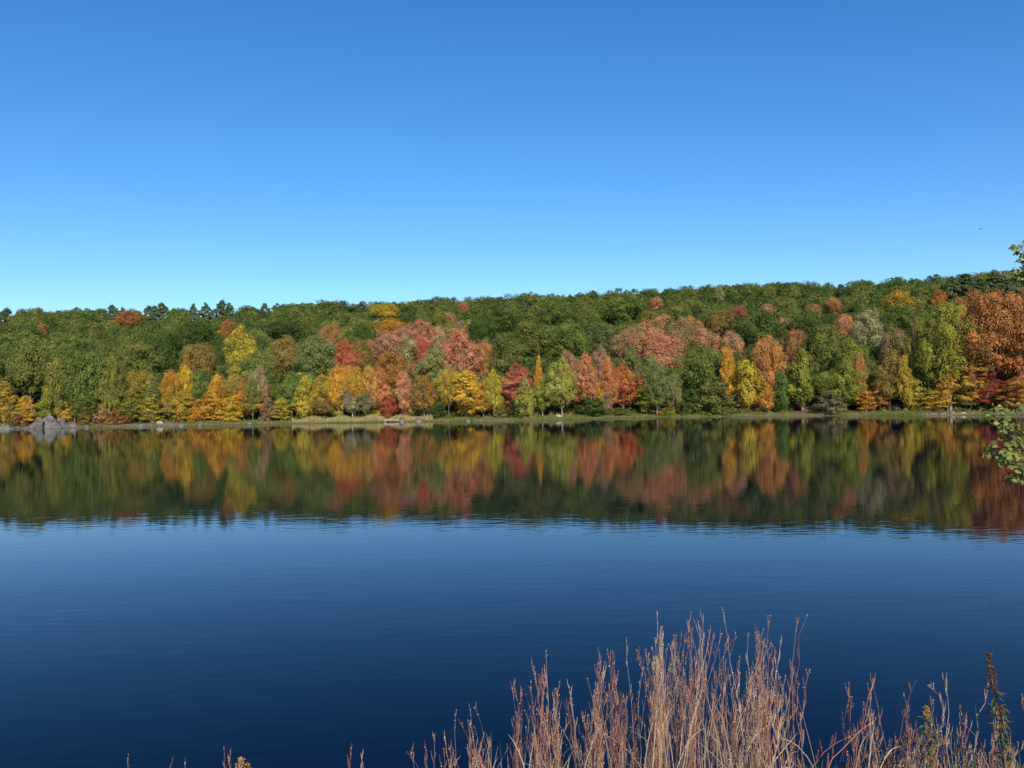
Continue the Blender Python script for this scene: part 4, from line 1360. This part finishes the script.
def bank_cover():
    """short dark ground cover that hides the soil of the near bank"""
    r = np.random.default_rng(31)
    n = 26000
    x = r.uniform(-7, 7, n); y = r.uniform(-1.5, 8.0, n)
    z = bank_z(x, y)
    k = z > .05
    x, y, z = x[k], y[k], z[k]
    n = len(x)
    h = r.uniform(.05, .18, n)
    a = r.uniform(0, 3.14, n)
    wv = np.stack([np.cos(a), np.sin(a), 0 * a], -1) * .004
    b = np.stack([x, y, z - .01], -1)
    tip = b + np.stack([r.normal(scale=.05, size=n), r.normal(scale=.05, size=n), h], -1)
    V = np.stack([b - wv, b + wv, tip + wv * .2, tip - wv * .2], 1).reshape(-1, 3)
    Fc = np.arange(4 * n).reshape(n, 4)
    K = np.array([(.10, .12, .04), (.28, .20, .12), (.16, .13, .06)])[r.integers(3, size=n)]
    o = link('bank_grass', np_mesh('bank_grass', V, Fc, False, None, K), M_GRASS)
    tag(o, 'short grass covering the near bank', 'grass', None, 'stuff')


bank_cover()


# ------------------------------------------------------------------ weeds with seed heads
M_SEED = rough_material('brown_seed_head', (.05, .028, .012), (.16, .09, .04), 60, .9, .4)
M_SEEDO = rough_material('ochre_seed_head', (.28, .14, .04), (.50, .30, .10), 60, .9, .4)
M_WLEAF = leaf_material('weed_leaves', (.10, .12, .035))
M_STEM = rough_material('weed_stem', (.14, .10, .06), (.26, .18, .11), 40, .9, .2)


def weed(px, top, dep, head_len, head_w, mat, n_leaf, label, seed, lean=0.0):
    r = np.random.default_rng(seed)
    tip = np.array(at(px, top, dep))
    b = np.array([tip[0] - lean, dep, float(ground_z(tip[0] - lean, dep))])
    root = empty('weed_plant', b)
    tag(root, label, 'weed', 'weeds in the near grass')
    tp = tip - b
    t = np.linspace(0, 1, 9)[:, None]
    p = tp * t; p[:, 0] += .012 * np.sin(t[:, 0] * 5)
    link('stem', Tubes(6).add(p, np.linspace(.004, .0015, 9)).build('stem'), M_STEM, root)
    # seed head: many small rough clusters around the top
    n = int(460 * head_len / .12)
    q = r.uniform(0, 1, n)
    zc = 1 - q * head_len / max(tp[2], .1)
    c = np.stack([np.interp(zc, t[:, 0], p[:, i]) for i in range(3)], -1)
    lump = .45 + .55 * np.abs(np.sin(q * 17 + seed))
    c[:, :2] += r.normal(size=(n, 2)) * (head_w * .32 * lump * (.35 + .65 * np.sin(np.clip(q, .05, 1) * 2.6)))[:, None]
    V, Fc = leaf_quads(c, norm(r.normal(size=(n, 3))), r.uniform(.004, .010, n), r, .4)
    link('seed_head', np_mesh('seed_head', V, Fc, False), mat, root)
    if n_leaf:
        zc = r.uniform(.35, 1 - head_len / max(tp[2], .1) * .8, n_leaf)
        c = np.stack([np.interp(zc, t[:, 0], p[:, i]) for i in range(3)], -1)
        a = r.uniform(0, 6.28, n_leaf)
        dirv = np.stack([np.cos(a), np.sin(a), r.uniform(-.5, .7, n_leaf)], -1)
        L = r.uniform(.03, .06, n_leaf)[:, None]
        side = norm(np.cross(dirv, [0, 0, 1.])) * L * .16
        V = np.stack([c, c + dirv * L * .5 + side, c + dirv * L - [0, 0, .008], c + dirv * L * .5 - side], 1).reshape(-1, 3)
        link('leaves', np_mesh('leaves', V, np.arange(4 * n_leaf).reshape(-1, 4), False, r.uniform(0, 1, n_leaf)), M_WLEAF, root)


weed(991, 652, 3.5, .17, .035, M_SEED, 34, 'tall weed with a dark brown seed spike at lower right', 5, -.05)
weed(1004, 704, 3.4, .05, .04, M_SEED, 46, 'shorter leafy green weed right of the tall dark spiked one', 6, .02)
weed(929, 706, 3.6, .04, .03, M_SEEDO, 30, 'weed with yellow green leaves amid the right hand grass', 7, .02)
weed(243, 757, 3.7, .06, .04, M_SEEDO, 6, 'ochre brown seed head alone at the bottom left edge', 8, .0)
weed(249, 763, 3.8, .05, .035, M_SEEDO, 4, 'smaller ochre seed head right beside the lone one at bottom left', 9, .01)


# ------------------------------------------------------------------ the near tree whose branches enter at right
def near_tree():
    r = np.random.default_rng(61)
    bx, by = 3.95, 4.7
    root = empty('young_tree', (bx, by, float(ground_z(bx, by)) - .03))
    tag(root, 'near tree with yellow green leaves reaching in from the right edge', 'tree')
    o = np.array(root.location)
    H = 5.2
    z = np.linspace(0, H, 12)
    tr_ = np.stack([.06 * np.sin(z * 1.1), .05 * np.sin(z * .8 + 1), z], -1)
    tb = Tubes(8)
    tb.add(tr_, np.linspace(.055, .012, 12))
    twigs = []

    def branch(s, e, sag, r0, n=8):
        p = curve_pts(s, e, n, sag, r, .012)
        tb.add(p, np.linspace(r0, r0 * .25, n))
        twigs.append(p)
        return p
    def W(px, py, d):
        return np.array(at(px, py, d)) - o
    b1 = branch((0.03, 0, .95), W(1000, 424, 4.9), .10, .011)
    b2 = branch((0.04, 0, .80), W(1006, 462, 4.8), .12, .010)
    b4 = branch((0.03, 0, 1.9), W(1024, 268, 4.7), .14, .010)
    b5 = branch((0.03, 0, 1.0), W(1022, 452, 4.75), .10, .010)
    for src, k_, tx, ty in [(b1, 5, 983, 411), (b1, 5, 986, 420), (b1, 6, 992, 404), (b1, 4, 1005, 405), (b1, 4, 1012, 402), (b1, 4, 1018, 410), (b1, 5, 1004, 420),
                            (b1, 5, 996, 432), (b1, 4, 1010, 432), (b2, 6, 986, 446), (b2, 6, 991, 452), (b2, 5, 1000, 443), (b2, 5, 1008, 450), (b2, 6, 1012, 478),
                            (b2, 5, 1014, 466), (b5, 5, 1006, 456), (b5, 6, 1016, 440), (b5, 6, 1022, 470), (b5, 6, 1018, 484), (b5, 5, 1020, 428), (b5, 4, 1026, 420),
                            (b4, 5, 1017, 245), (b4, 5, 1022, 250), (b4, 6, 1016, 272), (b4, 6, 1020, 278), (b4, 5, 1026, 262), (b4, 4, 1034, 240), (b4, 5, 1019, 241), (b4, 5, 1020, 256), (b4, 5, 1014, 267), (b4, 6, 1023, 281), (b4, 5, 1023, 244)]:
        branch(src[k_], W(tx, ty, r.uniform(4.6, 5.0)), .015, .003, 5)
    for _ in range(26):                         # the rest of the crown, outside the picture
        zz = r.uniform(.7, H - .3)
        a = r.uniform(-1.9, 1.9)
        L = r.uniform(.5, 1.1) * (1.15 - .12 * zz)
        e = np.array([abs(math.cos(a)) * L + .05, math.sin(a) * L, zz + r.uniform(.1, .5)])
        s = np.array([np.interp(zz, z, tr_[:, 0]), np.interp(zz, z, tr_[:, 1]), zz])
        bb = branch(s, e, .06, .008)
        for _ in range(2):
            branch(bb[4], bb[4] + r.normal(scale=.22, size=3), .0, .003, 4)
    link('trunk', tb.build('trunk'), M_DARKBARK, root)
    V, Fc, RN_, nn = [], [], [], 0
    for k, p in enumerate(twigs):
        main = k < 4
        for _ in range(12 if main else (13 if k < 36 else 13)):
            q = r.uniform(.45, 1.02) * (len(p) - 1)
            if k < 36:
                q = r.uniform(.6, 1.02) * (len(p) - 1)
            s = np.array([np.interp(q, np.arange(len(p)), p[:, i]) for i in range(3)])
            a = r.uniform(0, 6.28)
            d = norm(np.array([math.cos(a), math.sin(a) * .8, r.uniform(-.9, .35)]))
            s = s + d * .012
            L = r.uniform(.032, .056)
            up = norm(np.array([r.normal() * .5 + .25, -1.0 + r.normal() * .4, .35 + r.normal() * .5]))
            side = norm(np.cross(d, up)) * L * r.uniform(.33, .42)
            nrm = norm(np.cross(side, d))
            c = nrm * L * r.uniform(.04, .14)
            pts = [s, s + d * L * .28 + side * .85 + c, s + d * L * .6 + side * .8 + c, s + d * L - c, s + d * L * .6 - side * .8 + c, s + d * L * .28 - side * .85 + c,
                   s + d * L * .3 - c * .2, s + d * L * .62 - c * .3]
            V += pts
            Fc += [[nn, nn + 1, nn + 2, nn + 6], [nn + 6, nn + 2, nn + 3, nn + 7], [nn + 6, nn + 7, nn + 4, nn + 5], [nn, nn + 6, nn + 5, nn + 5]]
            nn += 8
            rv = r.uniform()
            RN_ += [rv] * 4
    V = np.array(V)
    # mixed triangles/quads: build with from_pydata
    me = bpy.data.meshes.new('leaves')
    faces = []
    for f in Fc:
        faces.append([f[0], f[1], f[2]] if f[2] == f[3] else f)
    faces = [[f[3] if False else i for i in f] for f in faces]
    me.from_pydata(V.tolist(), [], faces)
    a = me.attributes.new('rnd', 'FLOAT', 'FACE')
    a.data.foreach_set('value', np.array(RN_, np.float32))
    me.update()
    link('leaves', me, leaf_material('near_leaves', (.19, .215, .05), .3, .08), root)


near_tree()
